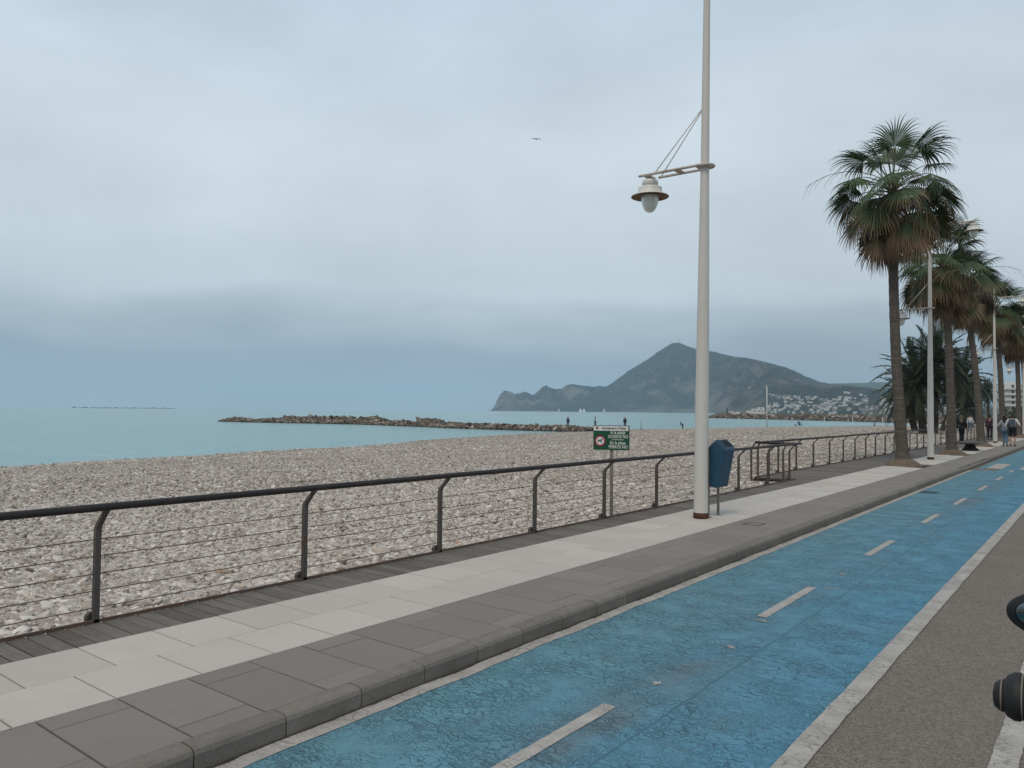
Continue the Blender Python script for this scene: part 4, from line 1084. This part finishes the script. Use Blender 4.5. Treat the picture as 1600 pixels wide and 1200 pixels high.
date_palm(1502, 668, -.4, 7.4, (.4, .4), 1, 1.1, 3.0, 'date palm standing behind the clump, between second and third fan palms', .26)
date_palm(1507, 672, -.4, 3.2, (.2, .4), 0, .85, 5.0, 'small date palm with low drooping crown behind the woman in black', .24)
date_palm(1545, 664, -.4, 7.0, (-.2, .4), 0, .85, 2.5, 'distant date palm showing left of the third street lamp', .24)
date_palm(1532, 662, -.4, 8.5, (-.2, .4), 1, .7, 4.4, 'thin distant date palm with small high crown beyond the clump', .2)

# ------------------------------------------------------------------ bench
t = empty('pedestal_bench', (-5.18, 42.2, PZ), 0)
b = MB(); b.lathe([(.36, 0), (.36, .06), (.27, .12), (.2, .26), (.22, .33)], n=20); b.build('pedestal', M['joint'], t)
b = MB(); b.box((0, 0, .375), (.95, 1.7, .09), bev=.03); b.build('seat', simple('dark stone seat', (.07, .066, .06), .6), t)
tag(t, 'dark bench on a central pedestal between the second and third palms', 'bench')

# ------------------------------------------------------------------ people
SK = simple('skin', (.36, .20, .13), .55, .08, 20)
def skin_mesh(name, verts, edges, radii, mat, parent, sub=1):
    me = bpy.data.meshes.new(name); me.from_pydata(verts, edges, []); o = bpy.data.objects.new(name, me); COL.objects.link(o)
    o.modifiers.new('s', 'SKIN'); me_v = me.skin_vertices
    if not me_v: 
        bpy.context.view_layer.update()
    for i, r in enumerate(radii):
        rr = r if isinstance(r, tuple) else (r, r); o.data.skin_vertices[0].data[i].radius = rr
    for i, sv_ in enumerate(o.data.skin_vertices[0].data): sv_.use_root = (i == 0)
    m = o.modifiers.new('u', 'SUBSURF'); m.levels = sub; m.render_levels = sub
    dg = bpy.context.evaluated_depsgraph_get(); new = bpy.data.meshes.new_from_object(o.evaluated_get(dg)); bpy.data.objects.remove(o)
    new.materials.clear(); new.materials.append(mat)
    for p in new.polygons: p.use_smooth = True
    new.name = name; q = bpy.data.objects.new(name, new); COL.objects.link(q); q.parent = parent; return q
def hand(V, E, Rd, wi, d, side):
    """palm and five curled fingers from wrist vertex wi"""
    w0 = Vector(V[wi]); d = d.normalized(); V.append(tuple(w0+d*.06)); Rd.append((.028, .016)); E.append((wi, len(V)-1)); pi = len(V)-1
    for k in range(4):
        off = side*(.024-.016*k); p = w0+d*.10+off; L = (.062, .072, .066, .05)[k]
        V.append(tuple(p)); Rd.append(.0085); E.append((pi, len(V)-1)); V.append(tuple(p+d*L*.6+Vector((0, 0, -.004)))); Rd.append(.008); E.append((len(V)-2, len(V)-1))
        V.append(tuple(p+d*L+d.cross(side).normalized()*.018)); Rd.append(.007); E.append((len(V)-2, len(V)-1))
    V.append(tuple(w0+d*.05+side*.04)); Rd.append(.010); E.append((pi, len(V)-1)); V.append(tuple(w0+d*.085+side*.052)); Rd.append(.009); E.append((len(V)-2, len(V)-1))
def person(x, y, z, rz, h, label, J={}, top=None, bottom=None, hair=None, hairlen=0, cat='person', coat=False, bare_leg=False, sleeve='long', shoes=None, pack=None, group=None, width=1.0, scarf=None):
    s = h/1.75; t = empty('person', (x, y, z), rz); t.scale = (s, s, s)
    P = dict(pel=(0, 0, .96), wst=(0, .01, 1.10), ch=(0, .02, 1.30), nk=(0, .01, 1.47), hd=(0, -.01, 1.56), ht=(0, -.015, 1.69),
             ls=(.17*width, .01, 1.41), le=(.23*width, .03, 1.14), lw=(.24*width, -.05, .90), rs=(-.17*width, .01, 1.41), re=(-.23*width, .03, 1.14), rw=(-.24*width, -.05, .90),
             lh=(.095, 0, .93), lk=(.10, -.05, .51), la=(.10, .06, .09), lt=(.11, -.10, .035), rh=(-.095, 0, .93), rk=(-.10, .03, .50), ra=(-.10, .14, .11), rt=(-.11, .0, .035))
    P.update(J)   # facing -Y
    names = ['pel', 'wst', 'ch', 'nk', 'hd', 'ht', 'ls', 'le', 'lw', 'rs', 're', 'rw', 'lh', 'lk', 'la', 'lt', 'rh', 'rk', 'ra', 'rt']
    Rr = dict(pel=(.145, .11), wst=(.13*width, .10), ch=(.16*width, .115), nk=(.055, .058), hd=(.075, .088), ht=(.055, .065), ls=.062, le=.043, lw=.028, rs=.062, re=.043, rw=.028, lh=.088, lk=.058, la=.040, lt=.032, rh=.088, rk=.058, ra=.040, rt=.032)
    V = [P[n] for n in names]; idx = {n: i for i, n in enumerate(names)}
    ED = [('pel', 'wst'), ('wst', 'ch'), ('ch', 'nk'), ('nk', 'hd'), ('hd', 'ht'), ('ch', 'ls'), ('ls', 'le'), ('le', 'lw'), ('ch', 'rs'), ('rs', 're'), ('re', 'rw'), ('pel', 'lh'), ('lh', 'lk'), ('lk', 'la'), ('la', 'lt'), ('pel', 'rh'), ('rh', 'rk'), ('rk', 'ra'), ('ra', 'rt')]
    E = [(idx[a], idx[b_]) for a, b_ in ED]; Rd = [Rr[n] for n in names]
    # nose
    V.append((P['hd'][0], P['hd'][1]-.098, P['hd'][2]+.035)); Rd.append(.014); E.append((idx['hd'], len(V)-1))
    for a, e, sg_ in (('lw', 'le', 1), ('rw', 're', -1)): hand(V, E, Rd, idx[a], Vector(P[a])-Vector(P[e]), Vector((0, -1, 0)))
    body = skin_mesh('body', V, E, Rd, SK, t)
    def sub(nm, ns, mat, add, over={}):
        mp_ = {n: i for i, n in enumerate(ns)}; ee = [(mp_[a], mp_[b_]) for a, b_ in ED if a in mp_ and b_ in mp_]
        rr = []
        for n in ns:
            r = over.get(n, Rr[n]); r = r if isinstance(r, tuple) else (r, r); rr.append((r[0]+add, r[1]+add))
        return skin_mesh(nm, [P[n] for n in ns], ee, rr, mat, t)
    if top:
        ns = ['ch', 'wst', 'nkb', 'ls', 'le', 'rs', 're'] + (['lw', 'rw'] if sleeve == 'long' else []) + ['pel']
        P['nkb'] = tuple(Vector(P['nk'])-Vector((0, 0, .03))); Rr['nkb'] = (.06, .06); ED2 = [('ch', 'nkb')]; ED.append(('ch', 'nkb'))
        if coat: P['hem'] = (0, .02, .62); Rr['hem'] = (.19, .15); ED.append(('pel', 'hem')); ns.append('hem')
        sub('coat' if coat else 'shirt', ns, top, .022, {'lw': .036, 'rw': .036, 'pel': (.15, .12)})
    if bottom:
        ns = ['pel', 'lh', 'rh', 'lk', 'rk']
        if not bare_leg: ns += ['la', 'ra']
        sub('trousers' if not bare_leg else 'shorts', ns, bottom, .02, {'lk': .075, 'rk': .075} if bare_leg else {'la': .052, 'ra': .052})
    if shoes:
        for a, c_ in (('la', 'lt'), ('ra', 'rt')):
            pa_, pb_ = Vector(P[a]), Vector(P[c_]); skin_mesh('shoe', [tuple(pa_+Vector((0, .03, -.045))), tuple(pa_.lerp(pb_, .5)+Vector((0, 0, -.03))), tuple(pb_+Vector((0, -.03, .005)))], [(0, 1), (1, 2)], [.042, .045, .038], shoes, t)
    if hair:
        hx, hy, hz_ = P['hd']; V2 = [(hx, hy+.015, hz_+.07), (hx, hy+.012, hz_+.13), (hx, hy+.045, hz_+.02)]; R2 = [(.092, .095), (.07, .08), (.085, .06)]; E2 = [(0, 1), (0, 2)]
        if hairlen: V2.append((hx, hy+.085, hz_-.12)); R2.append((.105, .055)); E2.append((2, 3)); V2.append((hx, hy+.10, hz_-hairlen)); R2.append((.08, .04)); E2.append((3, 4))
        skin_mesh('hair', V2, E2, R2, hair, t)
    if pack:
        b = MB(); b.box((0, .20, 1.26), (.30, .17, .40), bev=.05); b.box((0, .295, 1.18), (.22, .05, .2), bev=.02); b.box((.11, .0, 1.44), (.04, .26, .05), bev=.01); b.box((-.11, 0, 1.44), (.04, .26, .05), bev=.01); b.build('backpack', pack, t)
    tag(t, label, 'person', group); return t
C = lambda n, c, **k: simple(n, c, .85, .15, 12, **k)
denim = C('denim', (.10, .16, .22)); greytop = C('grey knit', (.22, .24, .27)); whiteshirt = C('white shirt', (.5, .5, .5)); blackcl = C('black cloth', (.012, .012, .016)); darkhair = C('dark hair', (.03, .016, .012)); blond = C('fair hair', (.2, .15, .09)); packm = C('grey backpack cloth', (.07, .085, .11)); redcl = C('dark red cloth', (.06, .02, .03))
brownhair = C('brown hair', (.05, .032, .022)); shoe = C('shoe', (.03, .03, .032)); bluecl = C('blue cloth', (.03, .05, .09)); beige = C('beige cloth', (.3, .25, .2)); 
# walking away from the camera: facing +Y, so rotate by pi
PI = math.pi
p = gp(1570, 697, PZ); person(p.x, p.y, PZ, PI+.1, 1.68, 'woman in grey top and blue jeans with long dark hair, arm round the man', dict(rw=(-.13, .10, 1.02), lw=(.36, .16, 1.08), le=(.30, .12, 1.16), lk=(.05, -.10, .51), la=(.04, -.03, .09)), greytop, denim, darkhair, .26, shoes=shoe)
p = gp(1582.5, 697.5, PZ); person(p.x, p.y, PZ, PI, 1.78, 'man in white shirt and black shorts wearing a grey backpack', dict(lw=(.30, -.02, .92), le=(.30, .05, 1.14), rw=(-.36, .06, 1.10), re=(-.30, .08, 1.18)), whiteshirt, blackcl, brownhair, 0, bare_leg=True, shoes=shoe, pack=packm, width=1.12)
p = gp(1503, 693, PZ); person(p.x, p.y, PZ, PI, 1.70, 'woman in long black coat with fair hair behind the second palm', dict(lk=(.06, -.04, .51), rk=(-.05, .0, .5), la=(.05, .03, .09), ra=(-.04, .06, .1)), blackcl, blackcl, blond, .22, coat=True, shoes=shoe)
p = gp(1547, 687.5, PZ); person(p.x, p.y, PZ, PI-.1, 1.72, 'person in dark red and black clothes just left of the third lamp', {}, redcl, blackcl, darkhair, 0, shoes=shoe)
p = gp(1484, 683, PZ); person(p.x, p.y, PZ, .2, 1.7, 'person in beige top leaning at the fence behind the second palm', {}, beige, blackcl, brownhair, 0, shoes=shoe)
p = gp(1516, 676, PZ); person(p.x, p.y, PZ, .4, 1.7, 'person in pale shirt far along the fence, between second and third palms', {}, whiteshirt, denim, brownhair, 0, shoes=shoe)
p = gp(1561, 677, PZ); person(p.x, p.y, PZ, 3.3, 1.74, 'distant walker in blue seen between third lamp and couple', {}, bluecl, blackcl, brownhair, 0, shoes=shoe)
p = gp(1596, 677, PZ); person(p.x, p.y, PZ, 3.0, 1.68, 'distant walker in red at the right edge', {}, C('red cloth', (.3, .02, .02)), blackcl, darkhair, 0, shoes=shoe)
# people at the waterline
def shoreman(px, py, z, h, rz, label, **k): 
    p = gp(px, py, z); return person(p.x, p.y, z, rz, h, label, k.get('J', {}), k.get('top', bluecl), k.get('bot', blackcl), darkhair, 0, shoes=shoe)
shoreman(887.5, 667.5, -.75, 1.7, 1.0, 'person in dark blue standing on the breakwater rocks, left of the sign')
shoreman(930, 668.5, -.65, 1.7, 2.0, 'person in grey-blue standing on the breakwater behind the sign corner', top=greytop)
shoreman(976.5, 668.3, -.75, 1.75, .5, 'person all in black standing at the water above the sign', top=blackcl)
shoreman(1066.5, 671.0, -1.3, 1.6, -1.2, 'person bending forward at the water edge left of the nearest lamp', top=bluecl,
         J=dict(wst=(0, -.08, 1.06), ch=(0, -.24, 1.18), nk=(0, -.36, 1.28), hd=(0, -.43, 1.34), ht=(0, -.49, 1.44), ls=(.17, -.26, 1.24), rs=(-.17, -.26, 1.24), le=(.2, -.36, .98), re=(-.2, -.36, .98), lw=(.16, -.44, .78), rw=(-.16, -.44, .78)))
sit = dict(pel=(0, .25, .18), wst=(0, .30, .32), ch=(0, .28, .52), nk=(0, .24, .70), hd=(0, .22, .79), ht=(0, .21, .92), ls=(.17, .28, .62), le=(.22, .15, .40), lw=(.16, -.08, .38), rs=(-.17, .28, .62), re=(-.22, .15, .40), rw=(-.16, -.08, .38),
           lh=(.095, .2, .16), lk=(.12, -.18, .42), la=(.12, -.32, .09), lt=(.12, -.45, .04), rh=(-.095, .2, .16), rk=(-.12, -.18, .42), ra=(-.12, -.32, .09), rt=(-.12, -.45, .04))
shoreman(1245, 670.5, -1.25, 1.8, 1.4, 'person in pale clothes sitting on the shingle beside a beach chair', top=beige, J=sit)
shoreman(1368, 668.3, -1.25, 1.8, 1.4, 'person in black sitting on the shingle left of the palm trunk', top=blackcl, J=sit)
# beach chair beside the first sitter
p = gp(1250.5, 670.5, -1.25); t = empty('beach_chair', (p.x, p.y, beach_z(p.x, p.y)), .9); m_ = C('blue canvas', (.04, .08, .12))
b = MB(); b.prism([(-.3, .28), (.25, .32), (.25, .36), (-.3, .32)], 'x', -.28, .28); b.build('seat', m_, t)
b = MB(); b.prism([(.25, .32), (.55, 1.0), (.51, 1.02), (.21, .36)], 'x', -.28, .28); b.build('backrest', m_, t)
for s in (-1, 1):
    b = MB(); b.tube([(s*.29, -.3, 0), (s*.29, .3, .45)], .015, 6); b.tube([(s*.29, .35, 0), (s*.29, -.25, .5)], .015, 6); b.build('leg', M['steel'], t)
tag(t, 'blue folding beach chair beside the sitting person near the water', 'chair')

# poles on the beach
def pole(px, yb, yt, z, r, label, mat='mast'):
    p = gp(px, yb, z); w_ = p.dot(cF)-CAMH*cF.z; h = (yb-yt)/FPX*w_
    b = MB(); b.tube([(0, 0, -.4), (0, 0, h)], [r, r*.7], 8); b.lathe([(r*1.3, h-.05), (r*1.3, h+.03), (.002, h+.06)], n=8); b.lathe([(r*2.2, -.1), (r*2.2, .1), (r, .16)], n=8)
    o = b.build('beach_pole', M[mat]); o.location = p; tag(o, label, 'pole'); return o
M['polewhite'] = simple('white pole paint', (.55, .56, .56), .5, .05)
pole(1198.5, 671.5, 603, -1.0, .10, 'tall thin white pole standing on the beach right of the nearest lamp', 'polewhite')
pole(1288.3, 659.5, 652, -1.5, .14, 'short white post in the water, left of the three', 'polewhite')
pole(1332, 659.5, 651, -1.5, .14, 'short white post in the water, middle of the three', 'polewhite')
pole(1379.3, 664.5, 651.5, -1.5, .12, 'white post at the water edge near the palm trunk', 'polewhite')
pole(1001.5, 670, 656, -1.2, .05, 'very thin grey stick at the water right of the sign', 'steel')
# beach racks right of the sitter
p = gp(1384, 668, -1.2); t = empty('beach_frame', (p.x, p.y, beach_z(p.x, p.y)), .2)
for k, q in enumerate((-2.2, 0, 2.2)): b = MB(); b.tube([(q, 0, -.2), (q, 0, 2.1)], .06, 6); b.build('post', M['post'], t)
b = MB(); b.box((0, 0, 2.12), (4.6, .1, .08)); b.build('beam', M['post'], t)
tag(t, 'low dark frame of posts on the shingle beside the palm trunk', 'frame')

# dark boulders / clumps of stone on the beach
for px_, py_, s_, l in ((1043/1, 682, .0, ''),):
    pass
def bigstone(px, py, z, r, col, label):
    p = gp(px, py, z); z = beach_z(p.x, p.y); P_ = np.array([[p.x, p.y, z]]); o = stones('boulder', P_*0, np.array([r]), M['stone'], int(px), 2, (.5, .7), .3, np.array([col])); o.location = (p.x, p.y, z)
    tag(o, label, 'boulder')
bigstone(358, 919, 0.02, .075, .975, 'ochre flat boulder by the fence foot, left of the second post')
bigstone(376, 926, 0.02, .06, .99, 'ochre rock beside the flat boulder at the fence foot')
bigstone(491, 799, -.1, .11, .99, 'brown rock lying on the beach right of the second fence post')
bigstone(131, 916, -.02, .085, .12, 'dark brown rock behind the fence near the first post')
bigstone(594, 870, 0.0, .085, .99, 'ochre rock at the fence foot between second and third posts')
bigstone(603, 875, 0.0, .06, .5, 'grey rock at the fence foot next to the ochre one')

# ------------------------------------------------------------------ bird
v = cR*((838-800)/FPX)-cU*((217.5-600)/FPX)+cF; P_ = Vector((0, 0, CAMH))+v*70
t = empty('bird', P_, .8); M['feather'] = C('grey feathers', (.12, .12, .13))
b = MB(); b.tube([(0, -.2, 0), (0, -.14, .0), (0, -.05, 0), (0, .1, 0), (0, .24, 0)], [.012, .035, .05, .035, .015], 8); 
for s in (-1, 1):
    vs = [(s*.02, -.07, .01), (s*.02, .08, .01), (s*.22, -.03, .09), (s*.22, .08, .08), (s*.46, .06, .02), (s*.45, .10, .02)]
    b.add(vs+[(x, y, z-.012) for x, y, z in vs], [(0, 2, 3, 1), (2, 4, 5, 3), (7, 9, 8, 6), (9, 11, 10, 8), (0, 6, 8, 2), (2, 8, 10, 4), (4, 10, 11, 5), (5, 11, 9, 3), (3, 9, 7, 1)])
b.build('body', M['feather'], t); tag(t, 'small dark gull flying high against the pale sky', 'bird')

# ------------------------------------------------------------------ gutter grate and lane patch
b = MB()
for k in range(9): b.box((-3.33, 20.0+k*.07, .007), (.3, .035, .01))
b.box((-3.49, 20.28, .008), (.03, .66, .012)); b.box((-3.17, 20.28, .008), (.03, .66, .012)); o = b.build('drain_grate', simple('painted iron grate', (.05, .085, .105), .8)); tag(o, 'dark iron drain grate in the blue lane by the kerb', 'drain')

p = gp(1178, 819, PZ); b = MB()
for (x, y, dx, dy) in ((0, -.14, .26, .012), (0, .14, .26, .012), (-.125, 0, .012, .28), (.125, 0, .012, .28)): b.box((p.x+x, p.y+y, PZ+.003), (dx, dy, .006))
b.box((p.x, p.y, PZ+.002), (.23, .26, .004), mi=1); o = b.build('access_cover', [M['joint'], M['grey_slab']]); tag(o, 'small square access cover with dark frame set in the grey paving', 'cover')

# ------------------------------------------------------------------ scooter whose grip and mirror show at the right edge
def scooter():
    e0 = cR*((1559-800)/FPX)*1.2-cU*((1085-600)/FPX)*1.2+cF*1.2+Vector((0, 0, CAMH)); gx, gy, gz = e0
    m0 = cR*((1570-800)/FPX)*1.25-cU*((957-600)/FPX)*1.25+cF*1.25+Vector((0, 0, CAMH))
    t = empty('scooter', (gx+.42, 1.5, 0)); ox, oy = gx+.42, 1.5
    def L(x, y, z): return (x-ox, y-oy, z)
    def bar(sg_):
        gl = [L(ox+sg_*.42, gy-.02*0, gz)]; 
        e = ox+sg_*.42
        b = MB(); pr = []
        # ribbed grip: profile along x
        prof_ = [(-.006, .008), (-.004, .018), (.004, .024), (.010, .025), (.013, .031), (.022, .036), (.03, .0365), (.034, .033), (.037, .036), (.044, .0385), (.050, .037), (.054, .033), (.07, .034), (.074, .036), (.08, .036), (.084, .032), (.10, .033), (.104, .035), (.112, .035), (.116, .031), (.17, .031), (.175, .040), (.19, .040), (.195, .02)]
        n = 20; vs = []; fs = []
        for (u, r) in prof_:
            for k in range(n): a = 2*math.pi*k/n; vs.append(L(e-sg_*u, gy+r*math.cos(a)+sg_*0, gz+r*math.sin(a)+u*.10))
        m_ = len(prof_)
        for i in range(m_-1):
            for k in range(n): fs.append((i*n+k, i*n+(k+1) % n, (i+1)*n+(k+1) % n, (i+1)*n+k))
        fs.append(tuple(range(n))); b.add(vs, fs, smooth=True); g = b.build('grip', M['rubber'], t)
        for u, r in ((.006, .0243), (.0335, .0335), (.0905, .0345)):
            b = MB(); pts = [L(e-sg_*u, gy+r*math.cos(2*math.pi*k/24), gz+r*math.sin(2*math.pi*k/24)+u*.10) for k in range(24)]
            b.tube(pts, .0013, 6, closed=True); b.build('bar_end_ring', M['steel'], g)
        b = MB(); b.tube([L(e-sg_*.19, gy, gz+.019), L(e-sg_*.27, gy+.02, gz+.02), L(ox, gy+.12, gz-.02)], .012, 10); b.box(L(e-sg_*.22, gy+.01, gz+.02), (.06, .06, .05), bev=.01); b.build('handlebar', M['black'], t)
        b = MB(); b.tube([L(e-sg_*.20, gy+.03, gz+.01), L(e-sg_*.15, gy+.07, gz+.01), L(e-sg_*.04, gy+.085, gz-.005)], .006, 8); b.build('brake_lever', M['black'], t)
    bar(-1); bar(1)
    for sg_ in (-1, 1):
        c = Vector((m0.x+.070, m0.y+.02, m0.z))
        if sg_ > 0: c.x = 2*ox-c.x
        b = MB(); b.tube([L(ox+sg_*.2, gy+.02, gz+.03), L(ox+sg_*.23, gy+.06, gz+.12), L(c.x, c.y+.04, c.z)], .006, 8); b.build('mirror_stem', M['black'], t)
        def shell(rx, rz, y0, y1, mat, nm, par):
            b = MB(); n = 28; prf = [(0, y1), (.5, y1-.002), (.85, (y1*.6+y0*.4)), (1.0, y0), (.93, y0-.002)]
            vs = []; 
            for q, yy_ in prf:
                for k in range(n):
                    a = 2*math.pi*k/n; ex = math.copysign(abs(math.cos(a))**.8, math.cos(a)); ez = math.copysign(abs(math.sin(a))**.9, math.sin(a))
                    vs.append(L(c.x+rx*q*ex, c.y+yy_, c.z+rz*q*ez*(1-.25*sg_*ex)))
            fs = [(i*n+k, i*n+(k+1) % n, (i+1)*n+(k+1) % n, (i+1)*n+k) for i in range(len(prf)-1) for k in range(n)]; fs.append(tuple((len(prf)-1)*n+k for k in range(n)))
            b.add(vs, fs, smooth=True); return b.build(nm, mat, par)
        sh = shell(.070, .043, 0, .045, M['black'], 'mirror', t); shell(.058, .033, -.003, .0, M['mirror'], 'mirror_glass', sh)
    # steering head, front fairing, wheel, seat, rear
    b = MB(); b.tube([L(ox, gy+.12, gz-.02), L(ox, gy+.2, .75), L(ox, gy+.38, .28)], [.03, .035, .03], 12); b.build('steering_column', M['black'], t)
    def wheel(cx, cy, r, nm):
        b = MB(); pts = [L(cx, cy+r*math.cos(2*math.pi*k/32), r+.0+r*math.sin(2*math.pi*k/32)+.05) for k in range(32)]; b.tube(pts, .05, 10, closed=True); w_ = b.build('wheel', M['rubber'], t)
        b = MB(); pts = [L(cx, cy+r*.72*math.cos(2*math.pi*k/32), r+.05+r*.72*math.sin(2*math.pi*k/32)) for k in range(32)]; b.tube(pts, .022, 8, closed=True)
        for k in range(5): a = 2*math.pi*k/5; b.tube([L(cx, cy, r+.05), L(cx, cy+r*.72*math.cos(a), r+.05+r*.72*math.sin(a))], .018, 6)
        b.tube([L(cx-.06, cy, r+.05), L(cx+.06, cy, r+.05)], .035, 10); b.build('rim', M['chrome'], w_)
    wheel(ox, gy+.42, .20, ''); wheel(ox, gy-.92, .20, '')
    b = MB(); sp_ = [(gy+.30, .35), (gy+.22, .98), (gy+.10, 1.04), (gy+.04, .85), (gy+.02, .40), (gy-.25, .30), (gy-.42, .30), (gy-.50, .72), (gy-1.15, .78), (gy-1.22, .66), (gy-.95, .48), (gy-.6, .22), (gy-.0, .20)]
    n = len(sp_); vs = [L(ox-.15, a, c_) for a, c_ in sp_]+[L(ox+.15, a, c_) for a, c_ in sp_]
    b.add(vs, [tuple(range(n-1, -1, -1)), tuple(range(n, 2*n))]+[(k, (k+1) % n, n+(k+1) % n, n+k) for k in range(n)]); o = b.build('body', M['paintbody'], t); m_ = o.modifiers.new('b', 'BEVEL'); m_.width = .03; m_.segments = 3
    b = MB(); b.box(L(ox, gy-.82, .81), (.27, .62, .08), bev=.03); b.build('seat', M['rubber'], t)
    b = MB(); b.lathe([(.07, 0), (.08, .03), (.05, .06)], L(ox, gy+.24, .93), 16); b.build('headlight', M['glass'], t)
    tag(t, 'black scooter at the right edge, only its ribbed grip and mirror in view', 'scooter')
scooter()

# ------------------------------------------------------------------ distant apartment blocks at the right edge
def block(px, dist, wd, dp, fl, rz, label, mat, zg=.5):
    d = azdir(px)*dist; t = empty('apartment_building', (d.x, d.y, zg), rz); H = fl*3.1
    b = MB(); b.box((0, 0, H/2), (wd, dp, H)); b.box((0, 0, H+.5), (wd*.5, dp*.6, 2.2)); b.build('wall', mat, t)
    nb = int(wd/4)
    for f in range(fl):
        b = MB(); b.box((0, -dp/2-.7, f*3.1+.55), (wd*.92, 1.4, 1.1)); b.build('balcony', mat, t)
        for k in range(nb): b = MB(); b.box((-wd/2+wd*(k+.5)/nb, -dp/2-.03, f*3.1+1.9), (1.2, .1, 1.5)); b.build('window', M['win'], t)
    tag(t, label, 'building'); return t
block(1582, 520, 14, 14, 6, .1, 'white apartment block with balconies between the far palm trunks', HM[0])
# hedge by the far promenade
def bush_mesh(seed, rx, ry, rz_):
    rg_ = random.Random(seed); b = MB()
    for i in range(1500):
        a = rg_.uniform(0, 6.28); z = rg_.uniform(0, 1); r = (1-z*z*.5)**.5*rg_.uniform(.75, 1.02)
        p_ = Vector((rx*r*math.cos(a), ry*r*math.sin(a), rz_*z*(.85+.3*noise.noise((a, seed, 0))))); u = Vector((rg_.gauss(0, 1), rg_.gauss(0, 1), rg_.gauss(0, 1))).normalized(); v_ = u.orthogonal().normalized()
        s_ = .11; b.add([p_-u*s_-v_*s_*.4, p_+u*s_-v_*s_*.2, p_+u*s_*.6+v_*s_*.5, p_-u*s_*.6+v_*s_*.5], [(0, 1, 2, 3)])
    return b
M['hedge'] = Mat('hedge leaf', .6, .3); M['hedge'] = M['hedge'].col(M['hedge'].mix(M['hedge'].island(), (.012, .024, .012), (.035, .055, .024))).m
for k, (px_, dd_, l) in enumerate(((1583, 130, 'dark green hedge beyond the couple at the promenade end'), (1600, 120, 'dark green hedge at the right edge of the promenade end'))):
    d = azdir(px_)*dd_; t = empty('hedge', (d.x, d.y, .05)); bush_mesh(k+1, 1.6, 3.0, 3.2).build('foliage', M['hedge'], t)
    b = MB(); b.tube([(0, 0, 0), (.1, 0, 1.6), (.3, 0, 2.4)], [.12, .09, .04], 8); b.build('trunk', M['trunk'], t); tag(t, l, 'hedge')

# ------------------------------------------------------------------ haze
b = MB(); b.box((0, 0, 248), (24000, 24000, 508)); hz = b.build('haze', None if False else bpy.data.materials.new('haze'))
hm = hz.data.materials[0]; hm.use_nodes = True; hn = hm.node_tree; hn.nodes.clear()
pv = hn.nodes.new('ShaderNodeVolumePrincipled'); pv.inputs['Color'].default_value = (.61, .815, .97, 1); pv.inputs['Density'].default_value = 1.0e-4; pv.inputs['Anisotropy'].default_value = 0.1
ho = hn.nodes.new('ShaderNodeOutputMaterial'); hn.links.new(pv.outputs[0], ho.inputs['Volume']); hz['kind'] = 'stuff'
tag(hz, 'pale bluish sea haze filling the air over the bay', 'haze')
